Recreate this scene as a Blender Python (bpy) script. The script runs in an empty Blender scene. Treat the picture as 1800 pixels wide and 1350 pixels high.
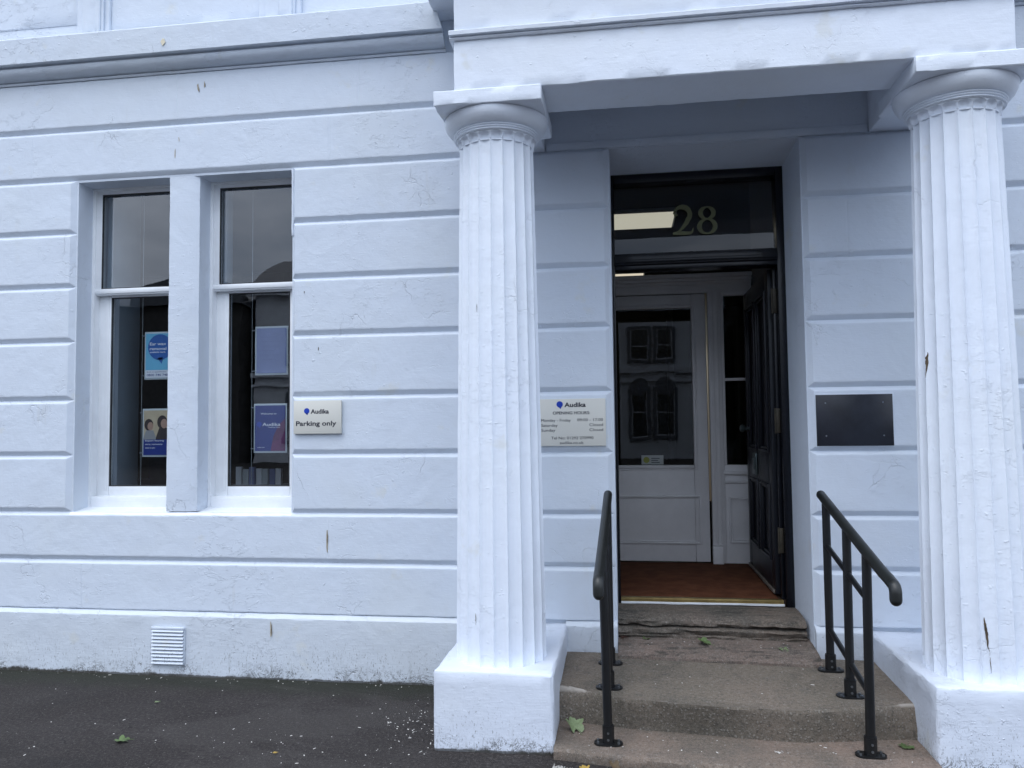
import bpy, bmesh, math, random
from mathutils import Vector, Matrix, noise

random.seed(7)
scene = bpy.context.scene
col = scene.collection
rad = math.radians

# ------------------------------------------------------------------ camera
cam_data = bpy.data.cameras.new("camera")
cam = bpy.data.objects.new("camera", cam_data)
col.objects.link(cam)
cam_data.sensor_width = 36.0
cam_data.lens = 36.0 * 1375.0 / 1800.0
cam_data.clip_start = 0.05
cam_data.clip_end = 2000.0
Rv = Vector((0.9897, 0.1430, -0.0112)).normalized()
Fv = Vector((-0.1422, 0.9884, 0.0531)).normalized()
Uv = Rv.cross(Fv).normalized()
Rv = Fv.cross(Uv).normalized()
M = Matrix((Rv, Uv, -Fv)).transposed().to_4x4()
M.translation = Vector((0, -4.6, 1.5))
cam.matrix_world = M
scene.camera = cam

# ------------------------------------------------------------------ world, sun, exposure
SUN_EL, SUN_AZ = 62.0, 205.0     # azimuth measured clockwise from +Y
world = bpy.data.worlds.new("World")
scene.world = world
world.use_nodes = True
wn, wl = world.node_tree.nodes, world.node_tree.links
wn.clear()
w_out = wn.new('ShaderNodeOutputWorld')
w_bg = wn.new('ShaderNodeBackground')
w_sky = wn.new('ShaderNodeTexSky')
w_sky.sky_type = 'NISHITA'
w_sky.sun_disc = False
w_sky.sun_elevation = rad(SUN_EL)
w_sky.sun_rotation = rad(SUN_AZ)
w_tc = wn.new('ShaderNodeTexCoord')
w_map = wn.new('ShaderNodeMapping')
w_map.inputs['Scale'].default_value = (1.0, 1.0, 3.2)
w_n = wn.new('ShaderNodeTexNoise')
w_n.inputs['Scale'].default_value = 2.3
w_n.inputs['Detail'].default_value = 8.0
w_n.inputs['Roughness'].default_value = 0.62
w_n.inputs['Distortion'].default_value = 0.35
w_r = wn.new('ShaderNodeValToRGB')          # cloud tone: grey undersides to bright tops
w_r.color_ramp.elements[0].position = 0.36
w_r.color_ramp.elements[0].color = (3.95, 4.6, 5.75, 1)
w_r.color_ramp.elements[1].position = 0.66
w_r.color_ramp.elements[1].color = (8.1, 8.9, 10.3, 1)
w_r2 = wn.new('ShaderNodeValToRGB')         # cloud cover
w_r2.color_ramp.elements[0].position = 0.30
w_r2.color_ramp.elements[0].color = (0.62, 0.62, 0.62, 1)
w_r2.color_ramp.elements[1].position = 0.50
w_r2.color_ramp.elements[1].color = (0.97, 0.97, 0.97, 1)
w_mix = wn.new('ShaderNodeMixRGB')
wl.new(w_tc.outputs['Generated'], w_map.inputs['Vector'])
wl.new(w_map.outputs['Vector'], w_n.inputs['Vector'])
wl.new(w_n.outputs['Fac'], w_r.inputs['Fac'])
wl.new(w_n.outputs['Fac'], w_r2.inputs['Fac'])
wl.new(w_r2.outputs['Color'], w_mix.inputs['Fac'])
wl.new(w_sky.outputs['Color'], w_mix.inputs['Color1'])
wl.new(w_r.outputs['Color'], w_mix.inputs['Color2'])
w_sep = wn.new('ShaderNodeSeparateXYZ')      # an overcast sky is about three times brighter overhead than at the horizon
wl.new(w_tc.outputs['Generated'], w_sep.inputs[0])
w_mr = wn.new('ShaderNodeMapRange')
w_mr.inputs['From Min'].default_value = 0.0; w_mr.inputs['From Max'].default_value = 1.0
w_mr.inputs['To Min'].default_value = 0.60; w_mr.inputs['To Max'].default_value = 1.38
wl.new(w_sep.outputs['Z'], w_mr.inputs['Value'])
w_sc = wn.new('ShaderNodeVectorMath'); w_sc.operation = 'SCALE'
wl.new(w_mix.outputs['Color'], w_sc.inputs[0]); wl.new(w_mr.outputs['Result'], w_sc.inputs['Scale'])
wl.new(w_sc.outputs['Vector'], w_bg.inputs['Color'])
w_bg.inputs['Strength'].default_value = 0.15
wl.new(w_bg.outputs['Background'], w_out.inputs['Surface'])

sun_data = bpy.data.lights.new("sun", 'SUN')
sun_data.energy = 0.70
sun_data.angle = rad(40)
sun_data.color = (1.0, 0.96, 0.92)
sun = bpy.data.objects.new("sun", sun_data)
col.objects.link(sun)
sd = Vector((math.sin(rad(SUN_AZ)) * math.cos(rad(SUN_EL)), math.cos(rad(SUN_AZ)) * math.cos(rad(SUN_EL)), math.sin(rad(SUN_EL))))
sun.rotation_euler = (-sd).to_track_quat('-Z', 'Y').to_euler()
sun.location = sd * 30

scene.view_settings.view_transform = 'Standard'
scene.view_settings.look = 'None'
scene.view_settings.exposure = 0.74
scene.view_settings.gamma = 1.0
scene.cycles.max_bounces = 8
scene.cycles.diffuse_bounces = 4
scene.cycles.glossy_bounces = 4
scene.cycles.transparent_max_bounces = 12
scene.cycles.use_denoising = True

# ------------------------------------------------------------------ materials
class NT:
    def __init__(s, name):
        s.m = bpy.data.materials.new(name); s.m.use_nodes = True
        s.n = s.m.node_tree.nodes; s.l = s.m.node_tree.links; s.n.clear()
        s.out = s.n.new('ShaderNodeOutputMaterial')
        g = s.n.new('ShaderNodeNewGeometry'); s.pos = g.outputs['Position']; s.nor = g.outputs['Normal']
    def link(s, a, b): s.l.new(a, b)
    def val(s, inp, v):
        if hasattr(v, 'is_output') or isinstance(v, bpy.types.NodeSocket): s.l.new(v, inp)
        else: inp.default_value = v
    def mapping(s, scale, loc=(0, 0, 0), vec=None):
        m = s.n.new('ShaderNodeMapping'); m.inputs['Scale'].default_value = scale; m.inputs['Location'].default_value = loc
        s.l.new(vec or s.pos, m.inputs['Vector']); return m.outputs['Vector']
    def noise(s, scale, detail=3, rough=.55, vec=None, dist=0.0):
        t = s.n.new('ShaderNodeTexNoise'); t.inputs['Scale'].default_value = scale
        t.inputs['Detail'].default_value = detail; t.inputs['Roughness'].default_value = rough
        t.inputs['Distortion'].default_value = dist
        s.l.new(vec or s.pos, t.inputs['Vector']); return t.outputs['Fac']
    def noisec(s, scale, detail=2, vec=None):
        t = s.n.new('ShaderNodeTexNoise'); t.inputs['Scale'].default_value = scale; t.inputs['Detail'].default_value = detail
        s.l.new(vec or s.pos, t.inputs['Vector']); return t.outputs['Color']
    def voro(s, scale, feature='DISTANCE_TO_EDGE', vec=None, out='Distance'):
        t = s.n.new('ShaderNodeTexVoronoi'); t.feature = feature; t.inputs['Scale'].default_value = scale
        s.l.new(vec or s.pos, t.inputs['Vector']); return t.outputs[out]
    def ramp(s, fac, p0, p1, c0=0.0, c1=1.0):
        r = s.n.new('ShaderNodeMapRange'); r.interpolation_type = 'SMOOTHSTEP'
        s.l.new(fac, r.inputs['Value'])
        r.inputs['From Min'].default_value = p0; r.inputs['From Max'].default_value = p1
        r.inputs['To Min'].default_value = c0; r.inputs['To Max'].default_value = c1
        return r.outputs['Result']
    def math(s, op, a, b=0.0, c=None):
        m = s.n.new('ShaderNodeMath'); m.operation = op
        s.val(m.inputs[0], a); s.val(m.inputs[1], b)
        if c is not None: s.val(m.inputs[2], c)
        return m.outputs[0]
    def mix(s, fac, a, b):
        m = s.n.new('ShaderNodeMixRGB'); s.val(m.inputs['Fac'], fac)
        s.val(m.inputs['Color1'], a); s.val(m.inputs['Color2'], b); return m.outputs['Color']
    def vadd(s, a, b, k):
        sc = s.n.new('ShaderNodeVectorMath'); sc.operation = 'SCALE'; s.l.new(b, sc.inputs[0]); sc.inputs['Scale'].default_value = k
        ad = s.n.new('ShaderNodeVectorMath'); ad.operation = 'ADD'; s.l.new(a, ad.inputs[0]); s.l.new(sc.outputs[0], ad.inputs[1]); return ad.outputs[0]
    def z(s):
        x = s.n.new('ShaderNodeSeparateXYZ'); s.l.new(s.pos, x.inputs[0]); return x.outputs
    def bump(s, h, strength=.5, dist=.005, prev=None):
        b = s.n.new('ShaderNodeBump'); b.inputs['Strength'].default_value = strength; b.inputs['Distance'].default_value = dist
        s.l.new(h, b.inputs['Height'])
        if prev: s.l.new(prev, b.inputs['Normal'])
        return b.outputs['Normal']
    def pbr(s, color, rough=.5, metal=0.0, spec=.5, normal=None, emis=None, estr=0.0, coat=0.0):
        p = s.n.new('ShaderNodeBsdfPrincipled')
        s.val(p.inputs['Base Color'], color); s.val(p.inputs['Roughness'], rough); s.val(p.inputs['Metallic'], metal)
        p.inputs['Specular IOR Level'].default_value = spec
        p.inputs['Coat Weight'].default_value = coat
        if normal: s.l.new(normal, p.inputs['Normal'])
        if emis: p.inputs['Emission Color'].default_value = emis; p.inputs['Emission Strength'].default_value = estr
        s.l.new(p.outputs[0], s.out.inputs['Surface']); return s.m

def painted_stone(name, base, dirt=True, rough_amt=1.0, flake=1.0):
    t = NT(name)
    big = t.noise(1.1, 4, .6)
    big2 = t.noise(1.9, 3, .6, vec=t.mapping((1, 1, 1), (7.3, 2.1, 4.4)))
    fine = t.noise(95, 3, .6)
    mid = t.noise(16, 4, .6)
    # flaking paint: plateaus whose edges read as little ridges
    wob = t.vadd(t.mapping((1, 1, 1.7)), t.noisec(9, 4), 0.10)
    flk = t.noise(13, 5, .66, vec=wob, dist=.7)
    mask = t.ramp(big, .51, .68)
    plate = t.math('MULTIPLY', t.ramp(flk, .555, .578), mask)
    plate2 = t.math('MULTIPLY', t.ramp(t.noise(30, 4, .6, vec=wob, dist=1.2), .585, .60), t.ramp(big2, .52, .68))
    # brush and float marks, mostly level
    brush = t.noise(1.0, 3, .6, vec=t.vadd(t.mapping((16, 16, 130)), t.noisec(4, 2), .5))
    # thin wandering cracks
    cr = t.voro(2.6, vec=t.vadd(t.pos, t.noisec(5, 5), 0.42))
    crack = t.math('MULTIPLY', t.ramp(cr, 0.0, .012, 1.0, 0.0), t.ramp(big2, .53, .66))
    blister = t.math('MULTIPLY', t.ramp(t.noise(42, 2, .5), .66, .74), t.ramp(big, .42, .6))
    h = t.math('MULTIPLY', fine, .05 * rough_amt)
    h = t.math('ADD', h, t.math('MULTIPLY', mid, .26 * rough_amt))
    h = t.math('ADD', h, t.math('MULTIPLY', brush, .09 * rough_amt))
    h = t.math('ADD', h, t.math('MULTIPLY', plate, .19 * flake))
    h = t.math('ADD', h, t.math('MULTIPLY', plate2, .11 * flake))
    lump = t.noise(4.5, 3, .5, dist=.4)
    h = t.math('ADD', h, t.math('MULTIPLY', lump, .9 * rough_amt))
    h = t.math('ADD', h, t.math('MULTIPLY', blister, .25 * flake))
    h = t.math('SUBTRACT', h, t.math('MULTIPLY', crack, .30 * flake))
    nrm = t.bump(h, .85, .0095)
    c = t.mix(t.ramp(t.noise(.9, 4, .6, vec=t.mapping((1, 1, 1), (3, 9, 1))), .44, .72, 0, .45), base,
              (base[0] * .985, base[1] * .965, base[2] * .90, 1))
    c = t.mix(t.ramp(t.noise(3.4, 4, .6, vec=t.mapping((1, 1, 1), (13, 5, 2))), .63, .72, 0, .38), c, (.66, .66, .59, 1))
    c = t.mix(t.ramp(t.noise(6, 5, .7), .35, .75, 0, .10), c, (.55, .57, .60, 1))
    c = t.mix(t.math('MULTIPLY', crack, .10), c, (.38, .37, .36, 1))
    rust = t.noise(1.0, 4, .6, vec=t.mapping((11, 11, .9)))
    c = t.mix(t.math('MULTIPLY', t.ramp(rust, .60, .72), t.ramp(big2, .50, .66, 0, .34)), c, (.52, .53, .50, 1))
    if dirt:
        zz = t.z()[2]
        vstr = t.noise(1.0, 4, .7, vec=t.mapping((38, 38, 5)))
        edge = t.math('ADD', zz, t.math('MULTIPLY', t.noise(5, 6, .72), -.12))
        low = t.ramp(edge, -.068, -.050, 1.0, 0.0)
        crust = t.math('MULTIPLY', low, t.math('MULTIPLY', t.ramp(t.noise(26, 5, .75, dist=1.2), .34, .50), t.ramp(t.noise(2.7, 3, .6, vec=t.mapping((1, 1, .2), (2, 2, 2))), .40, .55)))
        vein = t.ramp(t.math('ABSOLUTE', t.math('SUBTRACT', t.noise(11, 6, .75, dist=1.4), .5)), .0, .030, 1, 0)
        vein = t.math('MULTIPLY', vein, t.math('MULTIPLY', t.ramp(zz, .02, .085, 1, 0), t.ramp(t.noise(2.2, 3, .6), .42, .52)))
        c = t.mix(vein, c, (.05, .048, .045, 1))
        line = t.ramp(t.math('ADD', zz, t.math('MULTIPLY', t.noise(14, 5, .7), -.03)), -.022, -.016, 1, 0)
        c = t.mix(t.math('MULTIPLY', line, .85), c, (.05, .048, .045, 1))
        c = t.mix(crust, c, (.055, .052, .045, 1))
        sp = t.math('MULTIPLY', t.ramp(vstr, .56, .70), t.ramp(zz, .02, .20, .35, 0.0))
        c = t.mix(sp, c, (.24, .25, .235, 1))
        spk = t.math('MULTIPLY', t.ramp(t.noise(1.0, 3, .7, vec=t.mapping((120, 120, 45))), .58, .66), t.math('MULTIPLY', t.ramp(zz, .0, .30, 1.0, 0.0), t.ramp(t.noise(1.6, 4, .6), .38, .60, .45, 1)))
        c = t.mix(spk, c, (.13, .13, .12, 1))
    return t.pbr(c, t.ramp(mid, .3, .7, .42, .58), spec=.4, normal=nrm)

M_WALL = painted_stone("painted_stone", (.645, .71, .80, 1))
M_COLUMN = painted_stone("painted_column_stone", (.785, .845, .94, 1), dirt=False, rough_amt=.9, flake=.85)
M_PED = painted_stone("painted_pedestal_stone", (.68, .735, .83, 1))
M_PLINTH = painted_stone("painted_plinth", (.60, .655, .725, 1), rough_amt=1.3, flake=1.5)

def simple(name, color, rough=.5, metal=0, spec=.5, bump_scale=None, bump_str=.2, bump_dist=.002, var=0.0, coat=0.0):
    t = NT(name)
    c = (*color, 1)
    if var: c = t.mix(t.ramp(t.noise(9, 5, .65), .3, .7), (*[k * (1 - var) for k in color], 1), (*[min(1, k * (1 + var)) for k in color], 1))
    n = t.bump(t.noise(bump_scale, 4, .6), bump_str, bump_dist) if bump_scale else None
    return t.pbr(c, rough, metal, spec, n, coat=coat)

M_WOOD_WHITE = simple("white_gloss_paint", (.80, .83, .86), .32, bump_scale=40, bump_str=.25, bump_dist=.003, var=.03)
M_INNER = simple("inner_door_paint", (.76, .75, .75), .45, bump_scale=60, bump_str=.12, var=.03)
M_BLACK = simple("black_gloss_paint", (.005, .006, .010), .26, spec=.35, bump_scale=22, bump_str=.35, bump_dist=.004)
M_LEAFBLACK = simple("black_door_paint", (.007, .009, .015), .40, spec=.35, bump_scale=30, bump_str=.3, bump_dist=.003)
M_RAIL = simple("black_powder_coat", (.0055, .006, .007), .42, spec=.5, bump_scale=220, bump_str=.15, bump_dist=.0008, var=.15)
M_RAILTOP = simple("weathered_black_sleeve", (.012, .0135, .013), .40, bump_scale=120, bump_str=.15, bump_dist=.001, var=.3)
M_BOLT = simple("dull_bolt_steel", (.16, .17, .18), .45, metal=.8)
M_BRASS = simple("aged_brass", (.34, .25, .10), .42, metal=.75, bump_scale=80, bump_str=.3, var=.25)
M_BRASSP = simple("painted_hinge_brass", (.06, .052, .038), .5, metal=.4, bump_scale=90, bump_str=.4, var=.4)
M_DULL = simple("dull_green_metal", (.10, .13, .13), .35, metal=.6)
M_SIGN = simple("grey_sign_face", (.66, .655, .60), .5, bump_scale=8, bump_str=.02)
M_SIGNEDGE = simple("sign_edge", (.42, .42, .40), .5)
M_TEXT = simple("dark_lettering", (.018, .020, .035), .5)
M_LOGO = simple("blue_logo", (.006, .045, .42), .45)
M_PLAQUE = simple("dark_plaque", (.016, .018, .026), .32, bump_scale=14, bump_str=.08, bump_dist=.003, var=.25)
M_SCREW = simple("screw_head", (.25, .27, .30), .35, metal=.8)
M_MAT = simple("coir_mat_brown", (.115, .046, .025), .95, spec=.1, bump_scale=260, bump_str=.8, bump_dist=.004, var=.25)
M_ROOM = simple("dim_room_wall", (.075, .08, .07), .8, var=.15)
M_ROOMBLUE = simple("shutter_box_paint", (.26, .31, .36), .6, var=.04)
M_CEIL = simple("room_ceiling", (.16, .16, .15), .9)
M_CHAIR = simple("dark_chair_fabric", (.02, .03, .05), .85, var=.2)
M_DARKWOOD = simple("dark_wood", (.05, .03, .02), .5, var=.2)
M_CYAN = simple("poster_cyan", (.16, .50, .72), .4)
M_PBLUE = simple("poster_blue", (.02, .12, .42), .4)
M_NAVY = simple("poster_navy", (.010, .030, .21), .35)
M_LILAC = simple("poster_lilac", (.19, .23, .42), .4, var=.08)
M_WINE = simple("poster_wine", (.12, .015, .09), .4, var=.3)
M_SAND = simple("poster_sand", (.55, .45, .30), .4, var=.1)
M_SKIN = simple("printed_skin", (.42, .26, .19), .5)
M_HAIR = simple("printed_hair", (.035, .022, .02), .5)
M_WHITE = simple("printed_white", (.78, .80, .84), .5)
M_PLASTIC = simple("frosted_acrylic_edge", (.55, .60, .62), .3)
M_GOLD = simple("gold_leaf_numeral", (.105, .11, .05), .5, metal=.2, var=.15)
M_PUTTY = simple("dark_putty", (.03, .032, .035), .6, var=.4)
M_LEAFG = simple("green_leaf", (.085, .13, .045), .55, var=.3, bump_scale=60)
M_LEAFP = simple("pale_leaf_underside", (.17, .22, .11), .6, var=.2, bump_scale=60)
M_LEAFY = simple("yellow_leaf", (.36, .24, .05), .6, var=.3)
M_LEAFB = simple("brown_leaf", (.09, .06, .03), .7, var=.35, bump_scale=60)
M_PETAL = simple("white_debris", (.62, .60, .56), .8, var=.25)
M_SLOT = simple("dark_slot", (.02, .02, .018), .8)
M_REDGRIT = simple("red_brown_debris", (.075, .035, .024), .9, var=.4)
M_CHIPTAN = simple("bare_stone_tan", (.42, .38, .30), .9, var=.25, bump_scale=120)
M_CHIPYEL = simple("pale_yellow_undercoat", (.72, .66, .50), .8, var=.08)
M_CHIPDARK = simple("bare_stone_dark", (.10, .075, .05), .95, var=.5, bump_scale=90)
M_ROOF = simple("slate_roof", (.07, .075, .085), .6, var=.2)
M_FACADE = simple("far_render", (.58, .60, .63), .8, var=.06)
M_FARWIN = simple("far_window_glass", (.02, .025, .03), .1)

def glass_mat(name, ior, tint, wav=.10):
    t = NT(name)
    f = t.n.new('ShaderNodeFresnel'); f.inputs['IOR'].default_value = ior
    nb = t.bump(t.noise(2.2, 2, .4), wav, .02)
    gl = t.n.new('ShaderNodeBsdfGlossy'); gl.inputs['Roughness'].default_value = .008
    gl.inputs['Color'].default_value = (.95, .97, 1, 1); t.link(nb, gl.inputs['Normal']); t.link(nb, f.inputs['Normal'])
    tr = t.n.new('ShaderNodeBsdfTransparent'); tr.inputs['Color'].default_value = tint
    mx = t.n.new('ShaderNodeMixShader'); g_ = t.n.new('ShaderNodeNewGeometry'); one = t.math('SUBTRACT', 1.0, g_.outputs['Backfacing']); t.link(t.math('MULTIPLY', f.outputs[0], one), mx.inputs[0]); t.link(tr.outputs[0], mx.inputs[1]); t.link(gl.outputs[0], mx.inputs[2])
    t.link(mx.outputs[0], t.out.inputs['Surface']); return t.m
M_GLASS = glass_mat("window_glass", 2.05, (.88, .91, .93, 1), .07)
M_GLASSD = glass_mat("door_glass", 1.50, (.80, .83, .85, 1), .045)
M_ACRYL = glass_mat("clear_acrylic", 1.4, (.96, .97, .98, 1))

def lamp_mat():
    t = NT("lit_ceiling_panel")
    return t.pbr((.3, .28, .24, 1), .6, emis=(1.0, .90, .70, 1), estr=.42)
M_LAMP = lamp_mat()

def asphalt():
    t = NT("asphalt")
    big = t.noise(1.3, 4, .6); mid = t.noise(9, 5, .65); fine = t.noise(180, 3, .7)
    agg = t.voro(140, 'F1'); g2 = t.noise(62, 4, .8)
    c = t.mix(t.ramp(fine, .35, .7), (.015, .0125, .012, 1), (.050, .0415, .038, 1))
    c = t.mix(t.ramp(big, .42, .62, 0, .55), c, (.047, .041, .039, 1))
    c = t.mix(t.ramp(agg, .0, .20, .40, 0), c, (.095, .085, .08, 1))
    c = t.mix(t.ramp(g2, .52, .68, 0, .65), c, (.105, .098, .092, 1))
    c = t.mix(t.ramp(g2, .36, .50, .7, 0), c, (.012, .011, .012, 1))
    xyz = t.z()
    ynear = t.ramp(t.math('ADD', xyz[1], t.math('MULTIPLY', mid, .30)), -.22, .02)
    c = t.mix(t.math('MULTIPLY', ynear, .72), c, (.020, .024, .015, 1))
    patch_ = t.noise(.75, 5, .7, vec=t.mapping((.55, 1.6, 1), (3, 1, 0)), dist=.6)
    c = t.mix(t.ramp(patch_, .52, .60, 0, .30), c, (.072, .066, .062, 1))
    c = t.mix(t.ramp(patch_, .36, .46, .45, 0), c, (.018, .017, .017, 1))
    ck = t.ramp(t.voro(1.3, vec=t.vadd(t.pos, t.noisec(4, 5), .5)), 0, .008, 1, 0)
    c = t.mix(t.math('MULTIPLY', ck, t.ramp(big, .50, .62, 0, .8)), c, (.006, .006, .006, 1))
    wf = t.voro(75, 'F1', out='Color')
    bw = t.n.new('ShaderNodeSeparateColor'); t.link(wf, bw.inputs[0])
    speck = t.math('MULTIPLY', t.ramp(bw.outputs[0], .968, .98), t.ramp(t.voro(75, 'F1'), .10, .22, 1, 0))
    c = t.mix(speck, c, (.34, .33, .31, 1))
    h = t.math('ADD', t.math('MULTIPLY', fine, .5), t.math('ADD', t.math('MULTIPLY', agg, -.6), t.math('MULTIPLY', mid, .7)))
    return t.pbr(c, .88, spec=.3, normal=t.bump(h, .9, .006))
M_ASPHALT = asphalt()

def stone(name, ca, cb, pebble=False, pink=0.0, streak=False):
    t = NT(name)
    big = t.noise(2.2, 5, .65, dist=.5); mid = t.noise(14, 5, .65); fine = t.noise(130, 4, .75)
    c = t.mix(t.ramp(big, .38, .64), ca, cb)
    if pink: c = t.mix(t.ramp(t.noise(1.7, 4, .6, vec=t.mapping((1, 1, 1), (4, 8, 2))), .45, .66, 0, pink), c, (.30, .205, .165, 1))
    c = t.mix(t.ramp(mid, .45, .75, 0, .45), c, (.10, .095, .085, 1))
    c = t.mix(t.ramp(fine, .45, .72, 0, .65), c, (.055, .052, .048, 1))
    g2 = t.noise(58, 4, .8)
    c = t.mix(t.ramp(g2, .53, .70, 0, .60), c, (.30, .275, .245, 1))
    c = t.mix(t.ramp(g2, .33, .48, .60, 0), c, (.045, .042, .038, 1))
    if streak:
        sn = t.noise(1.0, 5, .7, vec=t.vadd(t.mapping((4, 16, 38)), t.noisec(6, 3), 1.6))
        c = t.mix(t.ramp(sn, .50, .66, 0, .8), c, (.040, .040, .034, 1))
        c = t.mix(t.ramp(sn, .30, .42, .55, 0), c, (.24, .205, .175, 1))
    c = t.mix(t.ramp(t.noise(230, 2, .6, vec=t.mapping((1, 1, 1), (5, 5, 5))), .58, .68, 0, .5), c, (.36, .34, .31, 1))
    h = t.math('ADD', t.math('MULTIPLY', fine, .35), t.math('MULTIPLY', mid, 1.0))
    if pebble:
        v = t.voro(62, 'F1'); vc = t.voro(62, 'F1', out='Color')
        s = t.n.new('ShaderNodeSeparateColor'); t.link(vc, s.inputs[0])
        p = t.math('MULTIPLY', t.ramp(v, .25, .42, 1, 0), t.ramp(s.outputs[0], .55, .75))
        sep = t.n.new('ShaderNodeSeparateXYZ'); t.link(t.nor, sep.inputs[0])
        side = t.ramp(sep.outputs[2], .5, .8, 1, 0)
        p = t.math('MULTIPLY', p, side)
        c = t.mix(t.math('MULTIPLY', p, .55), c, (.30, .28, .245, 1))
        h = t.math('ADD', h, t.math('MULTIPLY', p, .8))
        worn = t.math('MULTIPLY', t.ramp(sep.outputs[2], .55, .93), t.ramp(sep.outputs[2], .93, .995, 1, 0))
        c = t.mix(t.math('MULTIPLY', worn, .85), c, (.42, .39, .35, 1))
    return t.pbr(c, .9, spec=.25, normal=t.bump(h, .7, .006))
M_STEP = stone("landing_stone", (.135, .118, .094, 1), (.185, .155, .122, 1), pebble=True, pink=.10)
M_STEPB = stone("bottom_step_stone", (.150, .122, .098, 1), (.215, .165, .130, 1), pink=.35)
M_STEPT = stone("worn_threshold_stone", (.095, .086, .072, 1), (.155, .125, .100, 1), pink=.22, streak=True)
M_SLAB = stone("reddish_slab_stone", (.138, .113, .096, 1), (.18, .138, .115, 1), pink=.30, streak=True)

# ------------------------------------------------------------------ mesh helpers
def nz(p, s=1.0, seed=0.0):
    return noise.noise(Vector((p[0] * s + seed, p[1] * s + seed * 1.7, p[2] * s - seed)))

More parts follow.
